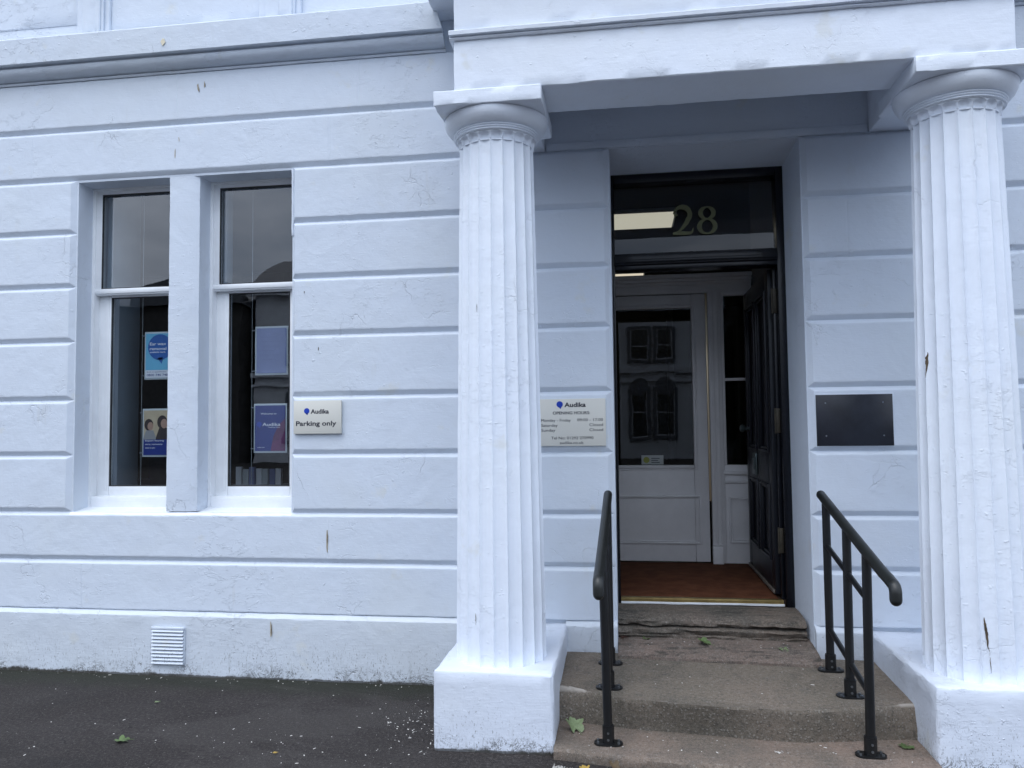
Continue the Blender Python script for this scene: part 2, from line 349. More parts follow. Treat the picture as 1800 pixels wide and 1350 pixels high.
class MB:
    def __init__(s): s.v = []; s.f = []; s.mi = []; s.cur = 0
    def add(s, vs, fs):
        b = len(s.v); s.v += [tuple(p) for p in vs]; s.f += [tuple(i + b for i in f) for f in fs]; s.mi += [s.cur] * len(fs); return s
    def box(s, x0, x1, y0, y1, z0, z1, bev=0.0):
        if bev <= 0:
            vs = [(x, y, z) for x in (x0, x1) for y in (y0, y1) for z in (z0, z1)]
            return s.add(vs, [(0, 1, 3, 2), (4, 6, 7, 5), (0, 4, 5, 1), (2, 3, 7, 6), (0, 2, 6, 4), (1, 5, 7, 3)])
        bm = bmesh.new(); bmesh.ops.create_cube(bm, size=1)
        for v in bm.verts:
            v.co = Vector(((x0 + x1) / 2 + v.co.x * (x1 - x0), (y0 + y1) / 2 + v.co.y * (y1 - y0), (z0 + z1) / 2 + v.co.z * (z1 - z0)))
        bmesh.ops.bevel(bm, geom=bm.edges[:], offset=bev, segments=2, profile=.5, affect='EDGES')
        return s.bm(bm)
    def bm(s, bm):
        bm.verts.index_update()
        s.add([v.co[:] for v in bm.verts], [[v.index for v in f.verts] for f in bm.faces]); bm.free(); return s
    def rough_box(s, x0, x1, y0, y1, z0, z1, seg=.05, amp=.0018, r=.007, faces='xXyYzZ', seed=0.0):
        def ticks(a, b):
            L = b - a; rr = min(r, L * .3); n = max(1, int(round((L - 2 * rr) / seg)))
            return [a] + [a + rr + (L - 2 * rr) * i / n for i in range(n + 1)] + [b]
        T = [ticks(x0, x1), ticks(y0, y1), ticks(z0, z1)]
        lo = (x0, y0, z0); hi = (x1, y1, z1)
        def disp(p):
            q = list(p); on = [abs(p[k] - lo[k]) < 1e-9 or abs(p[k] - hi[k]) < 1e-9 for k in range(3)]
            if sum(on) >= 2:
                for k in range(3):
                    if on[k]: q[k] += (r * .38 if abs(p[k] - lo[k]) < 1e-9 else -r * .38)
            for k in range(3):
                q[k] += amp * (nz(p, 9, seed + k * 11.3) + .7 * nz(p, 31, seed + k * 5.1)) * (1.5 if sum(on) >= 2 else .8)
            return tuple(q)
        for tag, ax, side in (('x', 0, 0), ('X', 0, -1), ('y', 1, 0), ('Y', 1, -1), ('z', 2, 0), ('Z', 2, -1)):
            if tag not in faces: continue
            a, b = [k for k in range(3) if k != ax]
            A, B = T[a], T[b]; vs = []
            for u in A:
                for w in B:
                    p = [0, 0, 0]; p[ax] = T[ax][side]; p[a] = u; p[b] = w; vs.append(disp(p))
            nB = len(B); fs = []
            flip = (side == 0) ^ (ax == 1)
            for i in range(len(A) - 1):
                for j in range(nB - 1):
                    q = (i * nB + j, (i + 1) * nB + j, (i + 1) * nB + j + 1, i * nB + j + 1)
                    fs.append(q[::-1] if flip else q)
            s.add(vs, fs)
        return s
    def tube(s, pts, r, n=14, cap=True, rfun=None):
        pts = [Vector(p) for p in pts]; rings = []
        up = None
        for i, p in enumerate(pts):
            d = (pts[min(i + 1, len(pts) - 1)] - pts[max(i - 1, 0)]).normalized()
            if up is None: up = Vector((0, 0, 1)) if abs(d.z) < .9 else Vector((1, 0, 0))
            a = d.cross(up).normalized(); b = a.cross(d).normalized(); up = b
            rr = rfun(i) if rfun else r
            rings.append([p + a * math.cos(t) * rr + b * math.sin(t) * rr for t in [2 * math.pi * k / n for k in range(n)]])
        vs = [q for rg in rings for q in rg]; fs = []
        for i in range(len(rings) - 1):
            for k in range(n):
                fs.append((i * n + k, i * n + (k + 1) % n, (i + 1) * n + (k + 1) % n, (i + 1) * n + k))
        if cap:
            fs.append(tuple(range(n))[::-1]); fs.append(tuple((len(rings) - 1) * n + k for k in range(n)))
        return s.add(vs, fs)
    def prism(s, poly, axis, a0, a1):
        """poly: list of 2-D points in the two other axes (in order), extruded along axis a0..a1"""
        n = len(poly); vs = []
        for a in (a0, a1):
            for p in poly:
                q = [p[0], p[1]]; q.insert(axis, a); vs.append(tuple(q))
        fs = [tuple(range(n)), tuple(range(2 * n - 1, n - 1, -1))]
        for k in range(n): fs.append((k, k + n, (k + 1) % n + n, (k + 1) % n))
        return s.add(vs, fs)
    def sweep_x(s, prof, xs, f=None, closed=False):
        """prof: list of (y,z) swept along x; f(x,i,y,z)->(x,y,z)"""
        n = len(prof); vs = []
        for x in xs:
            for i, (y, z) in enumerate(prof):
                vs.append(f(x, i, y, z) if f else (x, y, z))
        fs = []
        for k in range(len(xs) - 1):
            for i in range(n - 1 if not closed else n):
                j = (i + 1) % n
                fs.append((k * n + i, (k + 1) * n + i, (k + 1) * n + j, k * n + j))
        fs.append(tuple(range(n))); fs.append(tuple((len(xs) - 1) * n + i for i in range(n))[::-1])
        return s.add(vs, fs)
    def lathe(s, prof, cx, cy, n=96, rmod=None):
        vs = []
        for (r, z) in prof:
            for k in range(n):
                a = 2 * math.pi * k / n
                rr = rmod(r, z, a) if rmod else r
                vs.append((cx + rr * math.cos(a), cy + rr * math.sin(a), z))
        fs = []
        for i in range(len(prof) - 1):
            for k in range(n):
                fs.append((i * n + k, i * n + (k + 1) % n, (i + 1) * n + (k + 1) % n, (i + 1) * n + k))
        fs.append(tuple(range(n))[::-1]); fs.append(tuple((len(prof) - 1) * n + k for k in range(n)))
        return s.add(vs, fs)
    def disc(s, c, r, nrm, n=20, depth=.002, sx=1.0):
        c = Vector(c); nrm = Vector(nrm).normalized()
        up = Vector((0, 0, 1)) if abs(nrm.z) < .9 else Vector((0, 1, 0))
        a = nrm.cross(up).normalized(); b = a.cross(nrm).normalized()
        ring = [a * math.cos(2 * math.pi * k / n) * r * sx + b * math.sin(2 * math.pi * k / n) * r for k in range(n)]
        vs = [c + q for q in ring] + [c + q + nrm * depth for q in ring]
        fs = [tuple(range(n)), tuple(range(2 * n - 1, n - 1, -1))] + [(k, (k + 1) % n, (k + 1) % n + n, k + n) for k in range(n)]
        return s.add(vs, fs)
    def build(s, name, mat, parent=None, angle=32):
        me = bpy.data.meshes.new(name)
        off = Vector((0, 0, 0)); p = parent
        while p is not None: off += p.location; p = p.parent
        me.from_pydata([(Vector(v) - off)[:] for v in s.v], [], s.f)
        mats = mat if isinstance(mat, (list, tuple)) else [mat]
        for m in mats: me.materials.append(m)
        if len(mats) > 1: me.polygons.foreach_set('material_index', s.mi)
        bm = bmesh.new(); bm.from_mesh(me)
        bmesh.ops.recalc_face_normals(bm, faces=bm.faces[:]) if not getattr(s, 'keep', False) else None
        bm.to_mesh(me); bm.free()
        me.polygons.foreach_set('use_smooth', [True] * len(me.polygons))
        me.set_sharp_from_angle(angle=rad(angle))
        me.update()
        o = bpy.data.objects.new(name, me); col.objects.link(o)
        if parent: o.parent = parent
        return o

def tag(o, label=None, cat=None, group=None, kind=None):
    if label: o['label'] = label
    if cat: o['category'] = cat
    if group: o['group'] = group
    if kind: o['kind'] = kind
    return o
def empty(name, loc, label, cat, group=None):
    o = bpy.data.objects.new(name, None); col.objects.link(o); o.location = loc; o.empty_display_size = .1
    return tag(o, label, cat, group)
def copy_tree(o, parent=None):
    c = o.copy(); col.objects.link(c); c.parent = parent
    for ch in list(o.children): copy_tree(ch, c)
    return c
def text_mesh(mb, body, x0, x1, zb, cap, y, bold=0.0, thick=.0012):
    """lettering facing -Y: fills x0..x1, baseline zb, capital height cap"""
    cu = bpy.data.curves.new("lettering", 'FONT'); cu.body = body; cu.size = 1.0
    cu.offset = bold; cu.extrude = 0.0; cu.resolution_u = 4
    ob = bpy.data.objects.new("lettering", cu); col.objects.link(ob)
    bpy.context.view_layer.update()
    dg = bpy.context.evaluated_depsgraph_get()
    me = bpy.data.meshes.new_from_object(ob.evaluated_get(dg))
    xs = [v.co.x for v in me.vertices]; mn, mx = min(xs), max(xs)
    capu = .729
    vs = [(x0 + (v.co.x - mn) / (mx - mn) * (x1 - x0), y, zb + v.co.y / capu * cap) for v in me.vertices]
    fs = [tuple(p.vertices) for p in me.polygons]
    # extrude towards the viewer so that the letters have a little thickness
    n = len(vs); ecount = {}
    for f in fs:
        for a, b in zip(f, f[1:] + f[:1]): ecount[(min(a, b), max(a, b))] = ecount.get((min(a, b), max(a, b)), 0) + 1
    front = [(p[0], p[1] - thick, p[2]) for p in vs]
    sides = [(a, b, b + n, a + n) for (a, b), k in ecount.items() if k == 1]
    mb.add(vs + front, [tuple(i + n for i in f) for f in fs] + sides)
    col.objects.unlink(ob); bpy.data.objects.remove(ob); bpy.data.meshes.remove(me); bpy.data.curves.remove(cu)
    return mb

# ------------------------------------------------------------------ setting: ground
GZ = -.015
g = MB()
def gh(x, y): return GZ + .004 * noise.noise(Vector((x * 1.6, y * 1.6, 0)))
NX, NY = 90, 50
xs = [-6 + 10.5 * i / NX for i in range(NX + 1)]; ys = [-2.2 + 2.5 * i / NY for i in range(NY + 1)]
g.add([(x, y, gh(x, y)) for x in xs for y in ys], [(i * (NY + 1) + j, (i + 1) * (NY + 1) + j, (i + 1) * (NY + 1) + j + 1, i * (NY + 1) + j + 1) for i in range(NX) for j in range(NY)])
def bigquad(x0, x1, y0, y1): g.add([(x0, y0, GZ - .0), (x1, y0, GZ), (x1, y1, GZ), (x0, y1, GZ)], [(0, 1, 2, 3)])
bigquad(-400, 400, -400, -2.2); bigquad(-400, 400, .3, 400); bigquad(-400, -6, -2.2, .3); bigquad(4.5, 400, -2.2, .3)
tag(g.build("ground", M_ASPHALT), "dark worn asphalt forecourt with flecks of white debris", kind='structure')

# ------------------------------------------------------------------ the building
B = empty("villa_building", (0, 0, 0), "white painted stone villa with rusticated front, paired sash windows and a columned porch", "building")

# core wall (seen only in the bottoms of the joints and in the reveals)
WX0, WX1 = -3.517, -2.04       # window pair
WZ0, WZ1 = .978, 3.122
DX0, DX1 = -.063, 1.016        # door
w = MB()
T = .35
w.box(-14, WX0, 0, T, -.3, 5.6); w.box(WX1, DX0, 0, T, -.3, 5.6); w.box(1.05, 12, 0, T, -.3, 5.6)
w.box(WX0, WX1, 0, T, -.3, WZ0); w.box(WX0, WX1, 0, T, WZ1, 5.6)
w.box(DX0, 1.05, 0, T, 3.137, 5.6)
# door reveal linings: right splay and sloping head
w.prism([(1.016, 0), (.990, T), (1.05, T), (1.05, 0)], 2, -.3, 3.137)
w.prism([(0, 3.133), (T, 3.085), (T, 3.137), (0, 3.137)], 0, DX0, 1.05)
wall = w.build("wall", M_WALL, B)

ZJ = [.372, .679, .981, 1.34, 1.696, 2.074, 2.431, 2.784, 3.136, 3.465, 3.80]
DEP = .022
def panel(mb, x0, x1, z0, z1, e0=0.0, e1=0.0, joints=(), bt=.021, bb=.027, dep=DEP, seed=0.0, open0=True, open1=True):
    """one course of stone: a chamfered band standing proud of the core wall; e0/e1: end chamfers"""
    xs = [x0]
    if e0: xs.append(x0 + e0)
    a = xs[-1]; b = x1 - e1; n = max(1, int((b - a) / .028))
    xs += [a + (b - a) * i / n for i in range(1, n + 1)]
    if e1: xs.append(x1)
    for j in joints:
        if a < j < b: xs += [j - .0045, j, j + .0045]
    xs = sorted(set(round(x, 5) for x in xs))
    rows = [0, 1, 2, 3, 4, 5]
    vs = []; 
    nr = 8
    for x in xs:
        jt = min([abs(x - j) for j in joints] + [9]) < .001
        d = dep
        if e0 and abs(x - x0) < 1e-6: d = 0
        if e1 and abs(x - x1) < 1e-6: d = 0
        endi = d == 0
        j1 = .0022 * (nz((x, z0, seed), 7) + .9 * nz((x, z0, seed), 24)); j2 = .0022 * (nz((x, z1, seed + 3), 7) + .8 * nz((x, z1, seed + 3), 24))
        j3 = .0016 * nz((x, z0, seed), 15, 3.0); jy = .0012 * nz((x, z0, seed), 5, 9.0)
        if jt: d -= .0014 + .001 * nz((x, z0, seed), 40)
        y = -d + (0 if endi else jy)
        pts = [(0.0, z0 + .0012), (0.0 if endi else y * .95, z0 + bb * .95 + j1), (y, z0 + bb + .002 + j1), (y, z0 + bb + .010 + j1), (y, z1 - bt - .010 + j2), (y, z1 - bt - .002 + j2), (0.0 if endi else y * .95, z1 - bt * .95 + j2), (0.0, z1 - .0012 + j3 * .4)]
        if endi: pts = [(-.0002, z0 + .0012 + (z1 - z0 - .0024) * k / 7) for k in range(8)]
        else: pts = [(-.0002, pts[0][1])] + pts[1:7] + [(-.0002, pts[7][1])]
        # corner mitre: the end arris shortens towards the groove
        if endi: pts[1:7] = [(-.0002, z0 + .003), (-.0002, z0 + .005), (-.0002, z0 + .012), (-.0002, z1 - .012), (-.0002, z1 - .005), (-.0002, z1 - .003)]
        vs += [(x, p[0], p[1]) for p in pts]
    fs = []
    for k in range(len(xs) - 1):
        for i in range(nr - 1):
            fs.append((k * nr + i, (k + 1) * nr + i, (k + 1) * nr + i + 1, k * nr + i + 1))
    if not e0: fs.append(tuple(range(nr)))
    if not e1: fs.append(tuple((len(xs) - 1) * nr + i for i in range(nr))[::-1])
    mb.add(vs, fs)

jl = [(-3.2, -1.83, -.9), (-3.62, -1.80, -.72, 2.6), (-3.9, ), (-3.95,), (-3.75,), (-3.96,), (-3.9,), (-3.7,), (-3.84, -1.79), (-2.82, -1.60)]
p = MB()
for i in range(10):
    z0, z1 = ZJ[i], ZJ[i + 1]; s = i * 3.7
    kw = dict(seed=s)
    if i == 9: kw.update(bt=.012)
    J = jl[i] if i < 2 else ()
    if i == 0: kw.update(bb=.004)
    if i <= 1:
        panel(p, -12, DX0 - .012, z0, z1, e1=.024, joints=(-3.43,) if i == 0 else (-3.95, -1.80), **kw)
    elif i <= 7:
        panel(p, -12, WX0 - .010, z0, z1, e1=.030, joints=(), **kw)
        panel(p, WX1 + .006, DX0 - .012, z0, z1, e0=.018, e1=.026, joints=(), **kw)
    else:
        panel(p, -12, -.802, z0, z1, joints=(-3.84, -1.79) if i == 8 else (-2.82, -1.60), **kw)
    if i <= 7: panel(p, DX1 + .008, 10, z0, z1, e0=.026, joints=(1.26,) if i == 6 else (), **kw)
    else: panel(p, 1.752, 10, z0, z1, **kw)
tag(p.build("stone_course", M_WALL, B), None)

# plain wall between the beams over the door: thin fillet
f = MB(); f.rough_box(-.44, 1.39, -.012, .0, 3.139, 3.185, seg=.06, amp=.0012, r=.004); f.build("lintel_fillet", M_WALL, B)

# plinth of the wall, weathered ledge
pl = MB()
def plx(a, b): 
    n = int((b - a) / .045); return [a + (b - a) * i / n for i in range(n + 1)]
def pf(x, i, y, z):
    j = .003 * nz((x, i, 0), 8) + .002 * nz((x, i * 3, 0), 27)
    if i in (0, 12): return (x, y, z)
    j2 = .0025 * nz((x, 3, z), 6) + .0012 * nz((x, 3, z), 22)
    return (x, y + j2, z + (j if i > 8 else 0))
prof = [(.0, -.3), (-.050, -.3), (-.050, -.01), (-.049, .05), (-.048, .11), (-.047, .17), (-.047, .23), (-.046, .29), (-.046, .335), (-.045, .346), (-.038, .354), (-.012, .373), (.0, .3742)]
for a, b in ((-12, -.90), (-.36, DX0 - .002), (DX1 + .002, 1.31), (1.86, 10)):
    pl.sweep_x(prof, plx(a, b), pf)
plinth = pl.build("plinth", M_PLINTH, B)

# string cornice to the left of the porch and its return on the right
def cornice(x0, x1, slant=0.0):
    cpts = [(0, 3.792), (-.030, 3.792), (-.034, 3.799), (-.030, 3.807), (-.022, 3.809)]
    for k in range(9):
        a = k / 8 * math.pi / 2
        cpts.append((-.030 - .070 * math.sin(a), 3.813 + .058 * (1 - math.cos(a))))
    cpts += [(-.086, 3.877), (-.086, 3.886), (-.122, 3.886), (-.128, 3.890), (-.134, 4.050), (-.128, 4.058), (0, 4.092)]
    m = MB()
    def cf(x, i, y, z):
        k = 0
        if slant and abs(x - x1) < 1e-6: k = -slant * max(0, z - 3.89)
        j = .0022 * nz((x, i, 1), 7) + .0018 * nz((x, i * 2, 1), 30)
        return (x + k, y + (j * .6 if i else 0), z + (j if 0 < i < len(cpts) - 1 else 0))
    m.sweep_x(cpts, plx(x0, x1), cf)
    return m
cornice(-12, -1.045, slant=.28).build("string_cornice", M_WALL, B)
cornice(1.99, 10).build("string_cornice", M_WALL, B)

# window surrounds of the floor above: moulded pilaster feet on the cornice
for xa, xb in ((-3.53, -3.30), (-2.26, -1.98)):
    m = MB()
    m.rough_box(xa, xb, -.030, 0, 4.085, 5.4, r=.006)
    m.rough_box(xa + .05, xb - .03, -.050, -.0305, 4.087, 5.4, r=.006)
    m.rough_box(xa + .15, xb - .045, -.062, -.0505, 4.089, 5.4, r=.005)
    m.build("pilaster", M_WALL, B)
m = MB(); m.rough_box(-3.30, -2.26, -.008, 0, 4.095, 5.4, seg=.09); m.build("apron_panel", M_WALL, B)
m = MB(); m.rough_box(-5.0, -3.54, -.006, 0, 4.19, 5.4, seg=.09); m.build("apron_panel", M_WALL, B)

# ---- porch entablature
PX0, PX1 = -.800, 1.750
FY = -.928
e = MB()
e.rough_box(PX0, PX1, FY, -.590, 3.135, 3.392, seg=.05, amp=.0022, r=.006, seed=2)
for (xa, xb) in ((PX0, -.445), (1.395, PX1)):
    e.rough_box(xa, xb, -.5899, -.001, 3.1365, 3.392, seg=.06, amp=.0015, r=.005, seed=4)
ent = e.build("architrave", M_COLUMN, B)
e = MB()
def mf(x, i, y, z):
    j = .0022 * nz((x, i, 4), 8) + .0018 * nz((x, i, 5), 31)
    return (x, y + j * .5, z + j)
tp = [(-.90, 3.388), (FY - .012, 3.388), (FY - .018, 3.394), (FY - .012, 3.401), (FY - .008, 3.404), (FY - .032, 3.406), (FY - .034, 3.424), (FY - .028, 3.430), (-.90, 3.438)]
e.sweep_x(tp, plx(PX0 - .018, PX1 + .018), mf)
e.box(PX0 - .026, PX0 + .02, -.90, -.001, 3.404, 3.432, .002); e.box(PX1 - .02, PX1 + .026, -.90, -.001, 3.404, 3.432, .002)
e.build("taenia", M_COLUMN, B)
e = MB(); e.rough_box(PX0 + .001, PX1 - .001, FY + .002, -.02, 3.437, 3.98, seg=.06, amp=.002, seed=8); e.build("frieze", M_COLUMN, B)
e = MB(); e.rough_box(PX0 - .30, PX1 + .30, FY - .22, -.003, 3.995, 4.16, seg=.08, amp=.002, seed=9); e.build("shade_cornice", M_COLUMN, B)  # out of view; overhang widened to darken the wall slot beside the porch
e = MB(); e.box(-.444, 1.394, -.589, -.002, 3.40, 3.4365); e.build("porch_ceiling", M_WALL, B)

e = MB(); e.box(-14, 12, -.55, .35, 7.6, 7.9, .02); e.box(-14, 12, -.0, .35, 5.6, 7.599); e.build("shade_eaves", M_WALL, B)  # unseen roof overhang and upper wall, added to keep some sky light off the front

# ---- columns
CX, CY = -.634, -.664
NF = 20
def make_column(cx, cy):
    m = MB()
    NA = NF * 10
    zt = 2.922; zb = .350
    NZ = 96
    def shaft_r(z): return .2255 + (.190 - .2255) * ((z - zb) / (zt - zb)) ** 1.15
    prof = [(shaft_r(zb + (zt - zb) * i / NZ), zb + (zt - zb) * i / NZ) for i in range(NZ + 1)]
    def rmod(r, z, a):
        ph = (a * NF / (2 * math.pi)) % 1.0            # 0 at an arris
        d = .0150 * (r / .21) * (1 - (2 * ph - 1) ** 2) ** .62
        px = (math.cos(a) * 2 + cx, math.sin(a) * 2, z * 2.2)
        ar = 1 - min(1, min(ph, 1 - ph) * 7)
        wob = .0010 * nz(px, 2.2, cx) + .0006 * nz(px, 7.5, 2 + cx) * (1 + 1.2 * ar)
        if z < zb + .02: d *= .8
        return r - d + wob
    m.lathe(prof, cx, cy, NA, rmod)
    shaft = m.build("column", M_COLUMN, B, angle=26)
    # necking with the scalloped flute heads, annulets, echinus
    m = MB()
    def nmod(r, z, a):
        ph = (a * NF / (2 * math.pi)) % 1.0
        u = abs(2 * ph - 1)
        top = 2.9585 - .012 * u ** 2
        if 2.9225 < z < top:
            k = max(0, 1 - u ** 5) * (min(1, (top - z) / .012) ** .5)
            return r - .019 * k
        return r
    prof = [(.150, 2.914), (.186, 2.9165), (.1865, 2.921)] + [(.195 + .008 * i / 16, 2.9226 + .038 * i / 16) for i in range(17)]
    prof += [(.2045, 2.9615), (.2125, 2.9625), (.2155, 2.966), (.213, 2.9695), (.2075, 2.971), (.2155, 2.9725), (.219, 2.9765), (.2165, 2.980), (.211, 2.9815), (.219, 2.983), (.2225, 2.987), (.220, 2.9905), (.2145, 2.992)]
    for k in range(14):
        tt = k / 13.0
        prof.append((.2215 + .0455 * math.sin(tt * math.pi * .5) ** .85, 2.9935 + .069 * tt ** 1.3))
    prof += [(.262, 3.0665), (.15, 3.0668)]
    m.lathe(prof, cx, cy, NF * 12, nmod)
    cap = m.build("capital", M_COLUMN, shaft, angle=38)
    m = MB(); m.rough_box(cx - .266, cx + .266, cy - .276, cy + .264, 3.0655, 3.141, seg=.035, amp=.0030, r=.006, seed=cx)
    m.build("abacus", M_COLUMN, shaft)
    m = MB(); m.rough_box(cx - .284, cx + .284, -.942, -.001, -.06, .353, seg=.05, amp=.0035, r=.014, seed=cx + 5)
    m.build("pedestal", M_PED, shaft)
    return shaft
c1 = make_column(CX, CY)
c2 = make_column(1.587, CY)
c1['label'] = "fluted white column on the left of the porch"; c2['label'] = "fluted white column on the right, with dark splits at its foot"

def split(cx, cy, path, wd, depth=.004):
    """a split in the paint that follows the fluted surface: path of (arris index, z)"""
    m = MB(); vs = []
    for (ai, z), w_ in zip(path, wd):
        for k, dd in ((-1, .001), (0, .0022), (1, .001)):
            a = rad(ai * 18) + k * w_ / 2 / .22
            ph = (a * NF / (2 * math.pi)) % 1.0
            r0 = .2255 + (.190 - .2255) * ((z - .35) / 2.572) ** 1.15
            r_ = r0 - .0150 * (r0 / .21) * (1 - (2 * ph - 1) ** 2) ** .62 + dd + .0012
            vs.append((cx + r_ * math.cos(a), cy + r_ * math.sin(a), z))
    fs = []
    for i in range(len(path) - 1):
        a = i * 3; fs += [(a, a + 1, a + 4, a + 3), (a + 1, a + 2, a + 5, a + 4)]
    m.add(vs, fs); m.keep = True; return m
c2x = 1.587
def jag(p0, p1, n, wmax, seed):
    P, Wd = [], []
    for i in range(n + 1):
        t = i / n; P.append((p0[0] + (p1[0] - p0[0]) * t + .05 * nz((t, seed, 0), 6), p0[1] + (p1[1] - p0[1]) * t)); Wd.append(.0006 + wmax * math.sin(math.pi * min(1, t * 1.1) ** .8 if t < .9 else math.pi) * (.6 + .5 * abs(nz((t, seed, 4), 14))))
    return P, [max(.0008, w_) for w_ in Wd]
for a, b, n, wm, sd_ in (((14.26, .640), (14.50, .475), 22, .016, 1), ((14.50, .470), (14.56, .400), 10, .004, 2), ((11.12, 1.82), (10.98, 1.70), 14, .018, 3), ((10.95, 1.60), (10.93, 1.48), 10, .006, 4)):
    P_, W_ = jag(a, b, n, wm, sd_); split(c2x, CY, P_, W_).build("paint_split", M_CHIPDARK, c2)
for a, b, n, wm, sd_ in (((13.52, .600), (13.52, .545), 8, .0045, 5), ((13.66, 2.10), (13.66, 2.06), 6, .004, 6)):
    P_, W_ = jag(a, b, n, wm, sd_); split(CX, CY, P_, W_).build("paint_split", M_CHIPDARK, c1)

# ---- windows
def ring(mb, x0, x1, z0, z1, y0, y1, l, r, b, t, bev=.003):
    mb.box(x0, x0 + l, y0, y1, z0, z1, bev); mb.box(x1 - r, x1, y0, y1, z0, z1, bev)
    mb.box(x0 + l + .0005, x1 - r - .0005, y0 + .0006, y1 - .0006, z0, z0 + b, bev); mb.box(x0 + l + .0005, x1 - r - .0005, y0 + .0006, y1 - .0006, z1 - t, z1, bev)
def make_window(x0, x1, seedv):
    m = MB(); ring(m, x0 - .02, x1 + .02, .99, 3.14, .140, .245, .038, .038, .075, .030)
    fr = m.build("window", M_WOOD_WHITE, B)
    m = MB(); ring(m, x0 + .012, x1 - .012, 2.401, 3.118, .156, .196, .046, .046, .044, .034)
    # meeting rail nosing
    m.box(x0 + .004, x1 - .004, .148, .200, 2.4105, 2.4395, .004)
    us = m.build("upper_sash", M_WOOD_WHITE, fr)
    m = MB(); ring(m, x0 + .012, x1 - .012, 1.064, 2.425, .200, .240, .092, .092, .062, .034)
    m.box(x0 + .070, x0 + .090, .1965, .202, 1.10, 2.39, .002)
    ls = m.build("lower_sash", M_WOOD_WHITE, fr)
    m = MB(); m.box(x0 + .05, x1 - .05, .172, .176, 2.44, 3.09); m.build("upper_pane", M_GLASS, fr)
    m = MB(); m.box(x0 + .098, x1 - .098, .216, .220, 1.115, 2.40); m.build("lower_pane", M_GLASS, fr)
    m = MB(); a0, a1 = x0 + .1042, x1 - .1042
    ring(m, a0, a1, 1.1265, 2.3905, .2015, .2155, .0065, .0065, .007, .006, 0)
    ring(m, x0 + .0583, x1 - .0583, 2.4453, 3.0837, .1575, .1715, .004, .004, .004, .010, 0)
    m.build("putty", M_PUTTY, fr)
    return fr
MX0, MX1 = -2.872, -2.672
make_window(WX0, MX0, 1); make_window(MX1, WX1, 2)
# mullion and sill
m = MB()
pts = [(MX0, .0), (MX0 + .004, -.004), (MX1 - .048, -.004), (MX1, .012), (MX1, .255), (MX0, .255)]
zs = [.985 + (3.1215 - .985) * i / 50 for i in range(51)]
vs = []
for z in zs:
    for k, (x, y) in enumerate(pts):
        j = .0022 * nz((x, z, k), 6, 3) + .0014 * nz((x, z, k), 25, 5)
        vs.append((x + j * .8, y + (j if k < 4 else 0), z))
n = len(pts); fs = [(i * n + k, i * n + (k + 1) % n, (i + 1) * n + (k + 1) % n, (i + 1) * n + k) for i in range(50) for k in range(n)] + [tuple(range(n))]
m.add(vs, fs); m.build("mullion", M_WALL, B)
m = MB()
m.sweep_x([(-.019, .962), (-.010, .9745), (.142, .996), (.26, .996), (.26, .90), (0.001, .90)], plx(WX0 - .012, WX1 + .004), lambda x, i, y, z: (x, y, z + (.0018 * nz((x, y, 2), 16) if i < 3 else 0)))
m.build("sill", M_WOOD_WHITE, B)
m = MB()  # repaired arris strip right of the window
m.rough_box(WX1 - .003, WX1 + .011, -.012, .02, 2.70, 3.125, seg=.03, amp=.003, r=.003, seed=3); m.build("quoin_strip", M_WALL, B)

# ---- air brick
VX0, VX1, VZ0, VZ1 = -2.922, -2.704, .052, .280
m = MB()
m.rough_box(VX0, VX1, -.058, -.049, VZ0, VZ1, seg=.03, amp=.0015, r=.003, seed=6)
for k in range(10):
    z = VZ0 + .008 + k * .0215
    m.prism([(-.058, z + .004), (-.070, z), (-.071, z + .0035), (-.058, z + .018)], 0, VX0 + .004 + .002 * random.random(), VX1 - .004 - .002 * random.random())
m.rough_box(VX0 - .002, VX1 + .002, -.068, -.055, VZ1 - .012, VZ1 + .004, seg=.03, amp=.002, r=.004, seed=7)
m.build("vent", M_WALL, B)
m = MB()
for k in range(9):
    z = VZ0 + .0075 + (k + 1) * .0215
    m.box(VX0 + .007, VX1 - .007, -.0602, -.0585, z - .0050, z - .0004)
m.build("vent_slot", M_SLOT, B)  # dark strips drawn in the gaps between the louvres

# ---- worn spots where the paint has come off (their own outlines, a millimetre proud or in the face)
def chip(mb, x, z, w_, h_, y, rot=0.0, seed=0, n=16, thick=.0015):
    vs = []
    for dy in (0, -thick):
        for k in range(n):
            a = 2 * math.pi * k / n
            rr = 1 + .55 * nz((math.cos(a), math.sin(a), seed * 3.1), 1.4) + .35 * nz((math.cos(a), math.sin(a), seed), 4)
            u, v = math.cos(a) * w_ * rr, math.sin(a) * h_ * rr
            vs.append((x + u * math.cos(rot) - v * math.sin(rot), y + dy, z + u * math.sin(rot) + v * math.cos(rot)))
    mb.add(vs, [tuple(range(n, 2 * n))] + [(k, (k + 1) % n, (k + 1) % n + n, k + n) for k in range(n)])
wy = -.0228
def patch(name, mat, x, z, a, b, y, r, sd_):
    m = MB(); chip(m, x, z, a, b, y, r, sd_); m.build(name, mat, B)
for (x, z, a, b, r, sd_) in [(-2.672, 3.684, .006, .028, .1, 1), (-2.628, 3.703, .004, .018, .0, 2), (-2.826, 3.267, .003, .030, .0, 3), (-2.80, 3.36, .002, .016, .1, 4), (-1.802, .815, .006, .060, .0, 5)]:
    patch("bare_patch", M_CHIPTAN, x, z, a, b, wy, r, sd_)
patch("bare_patch", M_CHIPTAN, -2.146, .285, .006, .040, -.0505, 0, 8)
